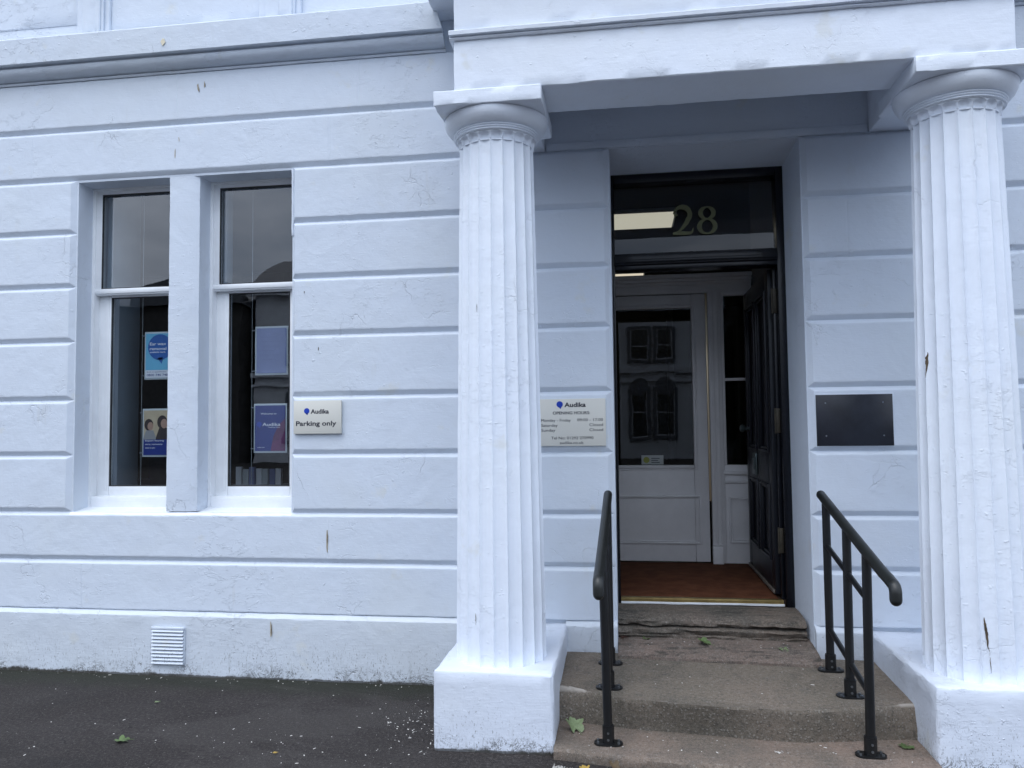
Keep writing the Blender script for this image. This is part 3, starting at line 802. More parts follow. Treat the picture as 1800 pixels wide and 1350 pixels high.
for (x, z, a, b, r, sd_) in [(-2.624, 3.700, .002, .014, .05, 11), (-1.859, 1.985, .002, .010, 0, 12), (-1.952, 2.340, .0018, .007, 0, 13), (-2.664, 3.668, .002, .014, .1, 14), (-1.797, .83, .0018, .030, 0, 15)]:
    patch("dark_scar", M_CHIPDARK, x, z, a, b, wy - .0008, r, sd_)
patch("dark_scar", M_CHIPDARK, -2.143, .280, .002, .030, -.0515, 0, 16)
patch("yellow_patch", M_CHIPYEL, 1.525, 3.552, .016, .042, FY - .0045, .1, 21)
patch("yellow_patch", M_CHIPYEL, -2.85, 3.95, .014, .022, -.1335, 0, 22)

# ---- door frame, fanlight
FYD = .350
m = MB()
m.box(DX0, -.0455, FYD, .47, .385, 3.083, .003)
m.box(.945, .990, FYD, .47, .385, 3.083, .003)
m.box(.925, .9445, FYD + .06, .47, .425, 2.47, .002)
m.box(-.045, .9445, FYD + .001, .469, 3.028, 3.0825, .003)
m.box(-.045, .9445, FYD - .018, .469, 2.500, 2.566, .004)
m.box(-.0447, .9443, FYD - .006, .468, 2.472, 2.4995, .003)
m.box(-.0447, .9443, FYD - .030, FYD - .0185, 2.512, 2.532, .004)
m.box(-.0447, .9443, FYD - .006, FYD + .001, 2.566, 2.575, .002)
dfr = m.build("door_frame", M_BLACK, B)
m = MB(); m.prism([(.394, 2.560), (.398, 2.560), (.421, 3.035), (.417, 3.035)], 0, -.046, .946); m.build("fanlight_pane", M_GLASSD, dfr)   # tilted to shift the mirrored sky lower in the pane
# the numerals on the fanlight: strokes with thick and thin
def ribbon(mb, pts, wd, y, t=.001, x0=0, z0=0, sc=1):
    L = []; Rr = []
    n = len(pts)
    for i in range(n):
        a = Vector(pts[max(i - 1, 0)]); b = Vector(pts[min(i + 1, n - 1)]); d = (b - a).normalized(); nn = Vector((-d.y, d.x))
        pth = Vector(pts[i]); L.append(pth + nn * wd[i] / 2); Rr.append(pth - nn * wd[i] / 2)
    vs = [(x0 + q.x * sc, y, z0 + q.y * sc) for q in L] + [(x0 + q.x * sc, y, z0 + q.y * sc) for q in Rr]
    vs += [(v[0], v[1] - t, v[2]) for v in vs]
    N = 2 * n; fs = []
    for i in range(n - 1):
        fs += [(N + i, N + i + 1, N + n + i + 1, N + n + i), (i, i + 1, N + i + 1, N + i), (n + i, n + i + 1, N + n + i + 1, N + n + i)]
    mb.add(vs, fs)
m = MB()
# 2
P = []; Wd = []
for k in range(22):
    a = rad(175 - k * 10.5 * 1.0)
    P.append((.34 + .27 * math.cos(a), .70 + .27 * math.sin(a))); Wd.append(.05 + .13 * max(0, math.sin((k / 21.0) * math.pi * .95)) ** 1.5 if k < 16 else .165)
P += [(.50, .42), (.38, .27), (.25, .14), (.10, .035)]; Wd += [.15, .11, .075, .05]
ribbon(m, P, Wd, .3905, x0=.316, z0=2.690, sc=.185)
ribbon(m, [(.03, .055), (.20, .075), (.40, .06), (.60, .055), (.68, .10), (.72, .24)], [.09, .13, .125, .11, .07, .03], .3900, x0=.316, z0=2.690, sc=.185)
chip(m, .316 + .13 * .185, 2.690 + .70 * .185, .011, .011, .3897, 0, 2)
# 8
for (cx_, cz_, rx_, rz_, base) in ((.36, .735, .215, .20, .05), (.36, .275, .26, .245, .05)):
    P = []; Wd = []
    for k in range(33):
        a = rad(k * 11.25); P.append((cx_ + rx_ * math.cos(a), cz_ + rz_ * math.sin(a))); Wd.append(base + .11 * abs(math.cos(a)) ** 1.3)
    ribbon(m, P, Wd, .3900 if cz_ > .5 else .3910, x0=.468, z0=2.688, sc=.185)
m.build("numerals", M_GOLD, dfr)

# brass sill and painted strip
m = MB(); m.box(-.045, .925, .352, .395, .4085, .431, .003); m.build("brass_threshold", M_BRASS, B)
m = MB(); m.rough_box(-.045, .93, .345, .372, .396, .4084, seg=.05, amp=.002, r=.002); m.build("threshold_strip", M_WOOD_WHITE, B)
# vestibule floor (under the mat), side walls, room behind
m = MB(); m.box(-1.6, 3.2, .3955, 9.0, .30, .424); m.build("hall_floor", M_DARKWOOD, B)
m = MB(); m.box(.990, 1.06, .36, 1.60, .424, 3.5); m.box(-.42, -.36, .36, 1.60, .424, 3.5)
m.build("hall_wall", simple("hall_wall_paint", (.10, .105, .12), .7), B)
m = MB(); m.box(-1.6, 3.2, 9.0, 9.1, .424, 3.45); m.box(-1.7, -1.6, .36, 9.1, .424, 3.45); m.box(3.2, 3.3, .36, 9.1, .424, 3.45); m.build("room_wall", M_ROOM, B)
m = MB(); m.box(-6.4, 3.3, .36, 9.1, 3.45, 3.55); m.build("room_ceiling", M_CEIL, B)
m = MB()  # dado frames and a lit opening far inside, glimpsed over the partition
for xa in (.62, 1.35, 2.1):
    m.box(xa, xa + .09, 6.86, 6.97, .43, 3.40, .01)
m.box(-1.5, 3.1, 6.85, 6.98, 3.18, 3.30, .01); m.box(-1.5, 3.1, 6.99, 7.05, .43, 3.44)
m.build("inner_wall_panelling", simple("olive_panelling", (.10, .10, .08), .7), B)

# ---- inner glazed partition and door
PY = 1.627
m = MB()
m.box(-.36, .9895, PY, PY + .10, 2.588, 2.612, .003); m.box(-.36, .9895, PY - .025, PY + .10, 2.6125, 2.636, .006); m.box(-.36, .9895, PY - .05, PY + .10, 2.6365, 2.668, .006)
m.box(-.36, .9895, PY + .01, PY + .09, 2.522, 2.5875, .003)
m.box(.652, .752, PY - .012, PY + .08, .424, 2.5215, .004)
m.box(.672, .692, PY - .020, PY - .011, .56, 2.52, .003); m.box(.706, .726, PY - .018, PY - .011, .56, 2.52, .003)
m.box(.646, .725, PY - .055, PY - .0125, .424, .565, .004)
m.box(.7525, .9895, PY + .005, PY + .07, 2.495, 2.5215, .003)
m.box(.7525, .9895, PY + .005, PY + .07, .424, 1.178, .003)
m.box(.742, .9895, PY - .018, PY + .0045, 1.105, 1.130, .005); m.box(.742, .9895, PY - .012, PY + .0045, 1.040, 1.062, .005)
ring(m, .776, 1.03, .583, .933, PY - .008, PY + .0055, .016, .016, .016, .016, .003)
ring(m, .798, 1.01, .606, .910, PY - .003, PY + .0055, .006, .006, .006, .006, .001)
m.box(.7525, .772, PY - .004, PY + .05, 1.179, 2.4945, .003)
m.box(.765, .9895, PY + .01, PY + .05, 1.828, 1.850, .003)
part = m.build("glazed_partition", M_INNER, B)
m = MB(); m.box(.7725, .989, PY + .03, PY + .034, 1.179, 2.4945); m.build("pane", M_GLASSD, part)
m = MB(); m.box(.6365, .6515, PY + .02, PY + .05, .90, 2.52, .001); m.build("lit_line_strip", simple("lit_line_brass", (.75, .62, .42), .3, metal=.6), part)  # warm line of light at the door edge, put into the pale brass colour
m = MB()
ring(m, -.36, .633, .436, 2.513, PY + .006, PY + .052, .12, .108, .742, .106, .004)
ring(m, -.25, .548, 1.155, 2.430, PY - .006, PY + .0065, .018, .022, .022, .022, .004)
ring(m, -.262, .562, 1.140, 2.444, PY + .000, PY + .0062, .008, .008, .008, .008, .002)
ring(m, -.30, .572, .572, .945, PY - .009, PY + .0065, .015, .015, .015, .015, .004)
ring(m, -.28, .552, .590, .927, PY - .002, PY + .0065, .006, .006, .006, .006, .002)
idr = m.build("inner_door", M_INNER, B)
m = MB(); m.box(-.245, .526, PY + .026, PY + .030, 1.172, 2.412); m.build("pane", M_GLASSD, idr)
m = MB(); m.box(.122, .292, PY + .022, PY + .0245, 1.183, 1.255, .001); stk = m.build("window_sticker", simple("sticker", (.42, .45, .44), .5), idr)
m = MB(); m.disc((.160, PY + .0217, 1.219), .024, (0, -1, 0), depth=.0008); m.build("sticker_emblem", simple("olive_emblem", (.28, .30, .05), .5), stk)
m = MB()
for k in range(3): m.box(.198, .262 if k != 1 else .250, PY + .0205, PY + .0218, 1.229 - k * .016, 1.234 - k * .016)
m.build("sticker_print", M_TEXT, stk)

# ---- black door leaf, standing open against the right of the lobby
LX = .905
m = MB()
ZA, ZB, YA, YB = .440, 2.468, .485, 1.50
st = .115
def lbox(y0, y1, z0, z1, d0=0.0, d1=.045, bev=.003): m.box(LX + d0, LX + d1, y0, y1, z0, z1, bev)
ymid = (YA + YB) / 2
lbox(YA, YA + st, ZA, ZB); lbox(YB - st, YB, ZA, ZB); lbox(ymid - .05, ymid + .05, ZA + .2005, ZB - .1305)
lbox(YA + st + .0005, YB - st - .0005, ZA, ZA + .20); lbox(YA + st + .0005, YB - st - .0005, ZB - .13, ZB)
for (ya, yb) in ((YA + st + .0005, ymid - .0505), (ymid + .0505, YB - st - .0005)):
    lbox(ya, yb, 1.10, 1.32, .0005)
    for (za, zb) in ((ZA + .2005, 1.0995), (1.3205, ZB - .1305)):
        m.box(LX + .022, LX + .040, ya, yb, za, zb)
        for q in (0, 1):   # bolection mould, two steps
            d = .018 * q; t_ = .016
            x0_, x1_ = LX - .010 + .012 * q, LX + .0215
            m.box(x0_, x1_, ya - .010 + d, ya - .010 + d + t_, za - .010 + d, zb + .010 - d, .003)
            m.box(x0_, x1_, yb + .010 - d - t_, yb + .010 - d, za - .010 + d, zb + .010 - d, .003)
            m.box(x0_, x1_, ya + .0065 + d, yb - .0065 - d, za - .010 + d, za - .010 + d + t_, .003)
            m.box(x0_, x1_, ya + .0065 + d, yb - .0065 - d, zb + .010 - d - t_, zb + .010 - d, .003)
leaf = m.build("front_door", M_LEAFBLACK, B)
m = MB(); m.tube([(LX - .001, 1.36, 1.46), (LX - .030, 1.36, 1.46)], .012, 12)
m.lathe([(.002, 0), (.018, .002), (.027, .014), (.029, .024), (.022, .037), (.004, .042)], 0, 0, 16)
kb = [i for i in range(len(m.v))][24:]
for i in kb:
    x, y, z = m.v[i]; m.v[i] = (LX - .028 - z, 1.36 + x, 1.46 + y)
m.build("door_knob", M_DULL, leaf)
m = MB(); m.box(LX - .014, LX - .001, 1.03, 1.19, 1.14, 1.29, .004); m.box(LX - .020, LX - .0145, 1.055, 1.165, 1.175, 1.255, .003); m.build("letter_plate", M_DULL, leaf)
m = MB(); m.box(LX - .012, LX, YA + .02, YB, ZA, ZA + .022, .003); m.build("weather_bar", simple("grey_metal_bar", (.22, .20, .17), .45, metal=.5, var=.3), leaf)
for zc in (2.255, 1.512, .780):
    m = MB(); m.box(.928, .9444, .356 + .0505, .3568 + .050, zc - .075, zc + .075); m.box(.922, .943, .400, .4095, zc - .075, zc + .075, .0015)
    m.tube([(.918, .412, zc - .078), (.918, .412, zc + .078)], .0065, 10)
    for k in (-1, 1): m.disc((.933, .3995, zc + k * .045), .004, (0, -1, 0), n=8, depth=.001)
    m.build("door_hinge", M_BRASSP, dfr)

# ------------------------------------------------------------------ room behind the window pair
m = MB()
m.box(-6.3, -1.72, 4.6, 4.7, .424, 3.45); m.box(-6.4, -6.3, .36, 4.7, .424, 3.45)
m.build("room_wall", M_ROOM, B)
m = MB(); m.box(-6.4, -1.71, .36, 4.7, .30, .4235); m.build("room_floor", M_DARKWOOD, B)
m = MB()   # shutter boxes inside the openings
m.box(WX0 + .03, WX0 + .075, .250, .56, 1.0, 3.2, .004); m.box(MX1 + .03, MX1 + .055, .256, .34, 1.0, 3.2, .004)
m.build("shutter_box", M_ROOMBLUE, B)
m = MB(); m.box(WX0 + .03, WX1 - .03, .256, .60, .97, 1.035, .004); m.build("window_board", simple("window_board_paint", (.16, .17, .18), .5), B)

def poster(x0, zb, zt, label, kind):
    x1 = x0 + .212; y = .31
    t = empty("poster_holder", (x0, y, zb), label, "poster", "poster holders hung on cables behind the window glass")
    m = MB(); m.box(x0 - .010, x1 + .010, y, y + .004, zb - .012, zt + .012, .001); m.build("acrylic_frame", M_PLASTIC, t)
    m = MB()
    base = {'cyan': M_CYAN, 'sand': M_SAND, 'lilac': M_LILAC, 'navy': M_NAVY}[kind]
    m.box(x0, x1, y - .0025, y - .0005, zb, zt); pap = m.build("poster_sheet", base, t)
    Y1 = y - .0030
    w_ = x1 - x0; h_ = zt - zb
    if kind == 'cyan':
        m = MB(); m.box(x0, x1, Y1 - .0004, Y1, zb, zb + .052); m.build("white_band", M_WHITE, pap)
        m = MB(); m.disc((x0 + .105, Y1, zb + .208), .088, (0, -1, 0), 40, .0006)
        m.prism([(x0 + .085, zb + .135), (x0 + .118, zb + .093), (x0 + .128, zb + .140)], 1, Y1 - .0006, Y1); m.build("speech_bubble", M_PBLUE, pap)
        for b, xe, dz, cp, mt in (("Ear wax", .150, .222, .0195, M_WHITE), ("removal", .152, .189, .0195, M_WHITE), ("available here", .145, .170, .0105, M_WHITE)):
            m = MB(); text_mesh(m, b, x0 + .030, x0 + xe, zb + dz, cp, Y1 - .0008, .02, .0003); m.build("text_line", mt, pap)
        for b, xe, dz, cp in (("0800 740 740", .165, .012, .0150), ("Book an appointment", .150, .037, .0070)):
            m = MB(); text_mesh(m, b, x0 + .010, x0 + xe, zb + dz, cp, Y1 - .0006, .01, .0003); m.build("text_line", M_NAVY, pap)
    elif kind == 'sand':
        m = MB(); m.box(x0, x1, Y1 - .0003, Y1, zb, zb + .105); m.build("blue_band", M_NAVY, pap)
        for (cx_, cz_, s_) in ((x0 + .050, zb + .205, 1.0), (x0 + .150, zb + .222, 1.15)):
            m = MB(); m.disc((cx_ - .012 * s_, Y1, cz_), .040 * s_, (0, -1, 0), 20, .0006, .8); m.build("printed_hair", M_HAIR, pap)
            m = MB(); m.disc((cx_, Y1 - .0008, cz_ - .010), .028 * s_, (0, -1, 0), 20, .0005, .75); m.build("printed_face", M_SKIN, pap)
            m = MB(); m.prism([(cx_ - .055 * s_, zb + .105), (cx_ + .045 * s_, zb + .105), (cx_ + .022 * s_, cz_ - .038), (cx_ - .030 * s_, cz_ - .038)], 1, Y1 - .0012, Y1 - .0004); m.build("printed_jumper", simple("printed_cloth", (.30, .30, .30), .5) if s_ == 1 else M_HAIR, pap)
        for k, b in enumerate(("Expert hearing", "care, someone", "close to you")):
            m = MB(); text_mesh(m, b, x0 + .014, x0 + (.150, .140, .085)[k], zb + .093 - k * .024, .0105, Y1 - .0014, .01, .0003); m.build("text_line", M_WHITE, pap)
    elif kind == 'navy':
        m = MB(); m.prism([(x0 + .110, zb), (x0 + .212, zb), (x0 + .212, zb + .215), (x0 + .165, zb + .17), (x0 + .130, zb + .10)], 1, Y1 - .0004, Y1); m.build("wine_shape", M_WINE, pap)
        for b, xa_, xe, dz, cp in (("Welcome to", .040, .150, .242, .0115), ("Audika", .052, .178, .166, .0215), ("Hearing Clinic", .095, .175, .154, .0065), ("audika.co.uk", .018, .068, .022, .0060)):
            m = MB(); text_mesh(m, b, x0 + xa_, x0 + xe, zb + dz, cp, Y1 - .0007, .012, .0003); m.build("text_line", M_WHITE, pap)
        m = MB(); m.disc((x0 + .030, Y1 - .0006, zb + .177), .017, (0, -1, 0), 24, .0004); m.prism([(x0 + .020, zb + .166), (x0 + .034, zb + .153), (x0 + .040, zb + .164)], 1, Y1 - .001, Y1 - .0006); m.build("round_logo", M_LOGO, pap)
    elif kind == 'lilac':
        m = MB()
        for k in range(6): m.box(x0 + .03, x0 + (.15, .17, .16, .12, .165, .14)[k], Y1 - .0003, Y1, zb + .24 - k * .03, zb + .243 - k * .03)
        m.build("faint_print", simple("faint_print", (.16, .19, .36), .5), pap)
    for zc in (zb + .015, zt - .015):
        m = MB(); m.tube([(x0 - .030, y + .002, zc), (x0 - .006, y + .002, zc)], .0045, 8); m.build("cable_clamp", M_SCREW, t)
    return t
poster(-3.228, 1.852, 2.154, "pale blue poster with a dark speech bubble, upper one in the left window", 'cyan')
poster(-3.236, 1.328, 1.630, "sand coloured poster showing two people, lower one in the left window", 'sand')
poster(-2.428, 1.866, 2.168, "plain lilac poster with faint print, upper one in the right window", 'lilac')
poster(-2.434, 1.350, 1.652, "navy and wine welcome poster, lower one in the right window", 'navy')
for x, lab in ((-3.256, "thin steel display cable beside the posters of the left window"), (-2.460, "thin steel display cable beside the posters of the right window")):
    m = MB(); m.tube([(x, .312, 1.036), (x - .001, .312, 2.2), (x, .312, 3.40)], .0015, 6)
    tag(m.build("display_cable", simple("steel_cable", (.42, .45, .46), .4, metal=.4)), lab, "cable", "display cables behind the window glass")
# dark tub chair in the left room
ch = empty("tub_chair", (-3.62, 1.25, .424), "dark blue tub chair dimly seen behind the left window", "chair")
m = MB(); m.box(-3.92, -3.42, 1.0, 1.5, .76, .90, .04); m.build("seat", M_CHAIR, ch)
m = MB(); m.box(-3.97, -3.38, 1.46, 1.58, .80, 1.46, .05); m.build("backrest", M_CHAIR, ch)
for x in (-3.985, -3.41): m = MB(); m.box(x, x + .085, 1.0, 1.455, .80, 1.10, .035); m.build("armrest", M_CHAIR, ch)
for x in (-3.88, -3.46):
    for y in (1.05, 1.50):
        m = MB(); m.tube([(x, y, .4245), (x, y, .762)], .018, 10); m.build("leg", M_DARKWOOD, ch)
# low display table in the right room with a leaflet stand
tb = empty("side_table", (-2.75, 1.1, .424), "dark side table dimly seen behind the right window", "table")
m = MB(); m.box(-3.15, -2.45, .85, 1.35, 1.02, 1.06, .006); m.build("table_top", M_DARKWOOD, tb)
for x in (-3.11, -2.49):
    for y in (.89, 1.31): m = MB(); m.box(x - .02, x + .02, y - .02, y + .02, .4245, 1.0195, .003); m.build("leg", M_DARKWOOD, tb)
ls_ = empty("leaflet_stand", (-2.8, 1.05, 1.061), "small clear leaflet stand on the side table behind the right window", "stand")
m = MB(); m.box(-2.96, -2.56, .98, 1.16, 1.061, 1.075, .003); m.build("base", M_PLASTIC, ls_)
for k in range(7):
    m = MB(); x = -2.94 + k * .053
    m.box(x, x + .043, 1.02 + .01 * (k % 2), 1.05, 1.0755, 1.19 + .02 * random.random()); m.build("leaflet", (M_WHITE, M_PLASTIC, M_LILAC)[k % 3], ls_)

# ------------------------------------------------------------------ lights inside (lit ceiling panels)
for (xa, xb, ya, yb, lab) in ((-.12, .48, 2.51, 3.04, "lit square ceiling panel seen through the fanlight"), (-.33, .265, 5.38, 5.95, "lit square ceiling panel farther back, seen just above the inner door")):
    t = empty("ceiling_light", ((xa + xb) / 2, (ya + yb) / 2, 3.4), lab, "ceiling light", "lit ceiling panels in the hall")
    m = MB(); m.box(xa, xb, ya, yb, 3.402, 3.412); m.build("diffuser", M_LAMP, t)
    m = MB(); m.box(xa - .02, xb + .02, ya - .02, yb + .02, 3.4125, 3.449, .003); m.build("housing", M_WHITE, t)

# ------------------------------------------------------------------ doormat
m = MB(); m.box(-.34, .905, .397, 1.618, .4245, .4300, .001)
tag(m.build("doormat", M_MAT), "wide brown coir mat filling the lobby floor behind the threshold", "doormat")

# ------------------------------------------------------------------ steps
steps = empty("entrance_steps", (.475, -.5, 0), "worn grey-brown stone steps between the column pedestals", "steps")
def interp(pts, x):
    for (a, ya), (b, yb) in zip(pts, pts[1:]):
        if x <= b:
            t = max(0, min(1, (x - a) / (b - a))); t = t * t * (3 - 2 * t) * .5 + t * .5
            return ya + (yb - ya) * t
    return pts[-1][1]
def sxs(a, b, s=.02): n = int((b - a) / s); return [a + (b - a) * i / n for i in range(n + 1)]
# landing
nose = [(-.36, -.575), (-.05, -.735), (.35, -.80), (.75, -.815), (1.05, -.755), (1.31, -.665)]
nr = 12
prof = []
def land(x, i, y, z):
    yn = interp(nose, x)
    j = nz((x, i * .4, 7), 5) * .004 + nz((x, i * .4, 2), 18) * .0025
    if i < nr: # top from back to front
        u = i / (nr - 1.0); yy = -.06 + (yn + .02 + .06) * u
        return (x, yy + (j if i == nr - 1 else 0), .2075 - .020 * u - .006 * math.exp(-((x - .45) / .35) ** 2) * u + j * .4)
    k = i - nr
    tab = [(.008, -.004), (.001, -.014), (-.001, -.03), (.001, -.06), (.004, -.10), (.010, -.14), (.012, -.19)]
    yb_ = interp([(-.36, -.655), (.1, -.735), (.75, -.800), (1.31, -.705)], x); fr_ = min(1, k / 5.0)
    return (x, (yn + tab[k][0]) * (1 - fr_) + (yb_ + tab[k][0]) * fr_ + j * 1.0, .190 + tab[k][1] + (j * .3 if k < 3 else 0))
m = MB(); m.sweep_x([(0, 0)] * (nr + 7) , sxs(-.352, 1.304), land); m.keep = False
m.build("landing", M_STEP, steps)
# bottom step
nose2 = [(-.36, -.985), (0, -1.035), (.5, -1.085), (.9, -1.10), (1.31, -1.08)]
def bott(x, i, y, z):
    yn = interp(nose2, x); j = nz((x, i * .4, 3), 5) * .004 + nz((x, i * .4, 5), 17) * .0022
    if i < nr:
        u = i / (nr - 1.0); return (x, -.55 + (yn + .022 + .55) * u, .034 + .003 * (1 - u) + j * .5)
    k = i - nr; tab = [(.010, -.003), (.002, -.011), (-.001, -.024), (.0, -.045), (.003, -.09)]
    return (x, yn + tab[k][0] + j, .034 + tab[k][1])
m = MB(); m.sweep_x([(0, 0)] * (nr + 5), sxs(-.349, 1.302), bott); m.build("bottom_step", M_STEPB, steps)
# reddish slab between the reveals, a little above the landing
def slab(x, i, y, z):
    P = [(.13, .272), (.06, .266), (.0, .258), (-.06, .246), (-.11, .234), (-.135, .226), (-.147, .218), (-.150, .195)]
    j = nz((x, i * .5, 9), 6) * .005 + nz((x, i * .5, 1), 22) * .003
    ex = -.055 * max(0, min(1, (x - .0) / .9)) if i >= 3 else 0
    return (x, P[i][0] + ex + (j * 1.4 if i > 4 else 0), P[i][1] + j * .7)
m = MB(); m.sweep_x([(0, 0)] * 8, sxs(-.062, 1.014), slab); m.build("slab", M_SLAB, steps)
# threshold block: worn tread, dark split below its nose, eroded riser
def thr(x, i, y, z):
    P = [(.36, .396), (.26, .396), (.18, .392), (.12, .386), (.085, .378), (.066, .366), (.060, .352), (.066, .341), (.098, .335), (.104, .330), (.072, .326), (.060, .318), (.062, .300), (.070, .288), (.060, .281), (.066, .268), (.070, .25)]
    j = nz((x * 1.0, i * .35, 4), 4) * .012 + nz((x, i * .5, 8), 13) * .009 + nz((x, i * .9, 8), 45) * .0035
    if i < 4: j *= .4
    s = -.007 * (x / 1.0)
    return (x, P[i][0] + (j * 1.3 if i > 3 else 0) + (.012 * math.exp(-((x - .5) / .3) ** 2) if 3 < i < 8 else 0), P[i][1] + s + j * (.5 if i else 0))
m = MB(); m.sweep_x([(0, 0)] * 17, sxs(-.062, .992, .014), thr); m.build("threshold", M_STEPT, steps)

# ------------------------------------------------------------------ handrails
def make_rail(x, label, xlow):
    t = empty("handrail", (x, -.6, .19), label, "handrail", "handrails beside the entrance steps")
    # the top rail leans a hair outwards towards the street
    def X(y): return x + xlow * max(0, (-y - .2))
    top = [(-.150, 1.108), (-.60, .9955), (-1.145, .862)]
    pts = [(X(-.150), -.150, 1.108), (X(-.6), -.60, .9955), (X(-1.12), -1.12, .868), (X(-1.18), -1.18, .858), (X(-1.225), -1.225, .846)]
    for k in range(7):
        a = k / 6 * math.pi / 2; pts.append((X(-1.25), -1.225 - .032 * math.sin(a), .814 + .032 * math.cos(a)))
    pts += [(X(-1.25), -1.257, .790)]
    m = MB(); m.tube(pts, .0240, 18)
    # rounded ends
    for c in ((X(-.15), -.152, 1.108), (X(-1.25), -1.257, .788)):
        bm = bmesh.new(); bmesh.ops.create_uvsphere(bm, u_segments=16, v_segments=8, radius=.0239)
        for v in bm.verts: v.co += Vector(c)
        m.bm(bm)
    m.build("top_rail", M_RAILTOP, t)
    posts = [(-.245, .2015), (-.605, .188), (-.900, .034)]
    def topz(y): return 1.108 + (y + .150) * (.862 - 1.108) / (-1.145 + .150)
    for (y, z) in posts:
        m = MB(); m.tube([(x, y, z + .012), (X(y), y, topz(y) - .012)], .0205, 16); po = m.build("post", M_RAIL, t)
        m = MB()
        # oblong flange with four bolts, and a sleeve with grub screws
        n = 24; a = .066; b = .036; ring_ = []
        for k in range(n):
            an = 2 * math.pi * k / n; cx_ = (a - b) * (1 if math.cos(an) > 0 else -1) if abs(math.cos(an)) > .02 else 0
            ring_.append((x + cx_ + b * math.cos(an), y + b * math.sin(an)))
        m.prism(ring_, 2, z - .002, z + .009)
        m.tube([(x, y, z + .009), (x, y, z + .082)], .0275, 18); m.tube([(x, y, z + .0825), (x, y, z + .0865)], .0262, 18)
        fl = m.build("flange", M_RAIL, po)
        for sx_ in (-1, 1):
            for sy in (-.45, .45):
                m = MB(); m.tube([(x + sx_ * (a - .019), y + sy * b, z + .009), (x + sx_ * (a - .019), y + sy * b, z + .016)], .0065, 8); m.build("bolt", M_BOLT, fl)
        for dz in (.028, .058): m = MB(); m.tube([(x, y - .026, z + dz), (x, y - .031, z + dz)], .0055, 8); m.build("set_screw", M_BOLT, fl)
    for dz0, nm in ((-.235, "middle_bar"), (-.665, "lower_bar")):
        m = MB(); y0, y1 = posts[0][0], posts[2][0]
        sl = (topz(y1) - topz(y0))
        m.tube([(X(y0), y0, topz(y0) + dz0), (X(y1), y1, topz(y0) + dz0 + sl * (.87 if dz0 > -.4 else .80))], .0135, 12); m.build(nm, M_RAIL, t)
    return t
r1 = make_rail(-.103, "black tubular handrail left of the steps, beside the opening hours sign", -.020)
r2 = make_rail(1.040, "black tubular handrail right of the steps, below the dark plaque", .014)

# ------------------------------------------------------------------ signs
def pz(y, z0=1.652): return z0 - (y - 701) * .003335
def px(x, x0=-.111): return x0 + (x - 1064) * .003345
s2 = empty("opening_hours_sign", (-.31, -.03, 1.51), "grey sign with blue logo and opening hours on the wall beside the door", "sign")
m = MB(); m.box(-.507, -.111, -.0375, -.0235, 1.378, 1.652, .0015); m.build("sign_board", M_SIGN, s2)
SY = -.0378
m = MB(); text_mesh(m, "Audika", px(992.7), px(1030), pz(715.1), .0265, SY, .028, .0006); m.build("text_line", M_TEXT, s2)
m = MB(); text_mesh(m, "OPENING HOURS:", px(972.5), px(1037), pz(728), .0178, SY, .012, .0006); m.build("text_line", M_TEXT, s2)
m = MB(); text_mesh(m, "Monday - Friday", px(951.8), px(1003.5), pz(740.6), .0168, SY, .0, .0006); m.build("text_line", M_TEXT, s2)
m = MB(); text_mesh(m, "09.00 - 17.00", px(1015), px(1059.3), pz(740.2), .0168, SY, .0, .0006); m.build("text_line", M_TEXT, s2)
m = MB(); text_mesh(m, "Saturday", px(951.8), px(980.6), pz(749.3), .0168, SY, .0, .0006); m.build("text_line", M_TEXT, s2)
m = MB(); text_mesh(m, "Closed", px(1035.8), px(1059.3), pz(748.9), .0168, SY, .0, .0006); m.build("text_line", M_TEXT, s2)
m = MB(); text_mesh(m, "Sunday", px(951.8), px(976.4), pz(757.9), .0168, SY, .0, .0006); m.build("text_line", M_TEXT, s2)
m = MB(); text_mesh(m, "Closed", px(1035.8), px(1059.3), pz(757.6), .0168, SY, .0, .0006); m.build("text_line", M_TEXT, s2)
m = MB(); text_mesh(m, "Tel No: 01292 270990", px(969), px(1042.4), pz(771.5), .0168, SY, .0, .0006); m.build("text_line", M_TEXT, s2)
m = MB(); text_mesh(m, "audika.co.uk", px(984), px(1025.5), pz(779.8), .0168, SY, .0, .0006); m.build("text_line", M_TEXT, s2)
m = MB(); cx_, cz_ = px(984.6), pz(710.4); m.disc((cx_, SY, cz_), .0185, (0, -1, 0), 28, .0006)
m.prism([(cx_ - .010, cz_ - .014), (cx_ + .006, cz_ - .027), (cx_ + .010, cz_ - .014)], 1, SY - .0006, SY); m.build("round_logo", M_LOGO, s2)

def pz1(y): return 1.666 - (y - 704) * .003445
def px1(x): return -2.010 + (x - 516) * .003640
s1 = empty("parking_sign", (-1.86, -.03, 1.56), "small grey parking only sign with blue logo right of the windows", "sign")
m = MB(); m.box(-2.010, -1.706, -.0435, -.0245, 1.464, 1.666, .0015); m.build("sign_board", [M_SIGN], s1)
SY1 = -.0438
m = MB(); text_mesh(m, "Audika", px1(546.2), px1(578.2), pz1(726.9), .0270, SY1, .028, .0006); m.build("text_line", M_TEXT, s1)
m = MB(); text_mesh(m, "Parking only", px1(520.4), px1(591.1), pz1(748.3), .0290, SY1, .022, .0006); m.build("text_line", M_TEXT, s1)
m = MB(); cx_, cz_ = px1(539.3), pz1(722.2); m.disc((cx_, SY1, cz_), .0175, (0, -1, 0), 28, .0006)
m.prism([(cx_ - .010, cz_ - .013), (cx_ + .003, cz_ - .026), (cx_ + .010, cz_ - .013)], 1, SY1 - .0006, SY1); m.build("round_logo", M_LOGO, s1)

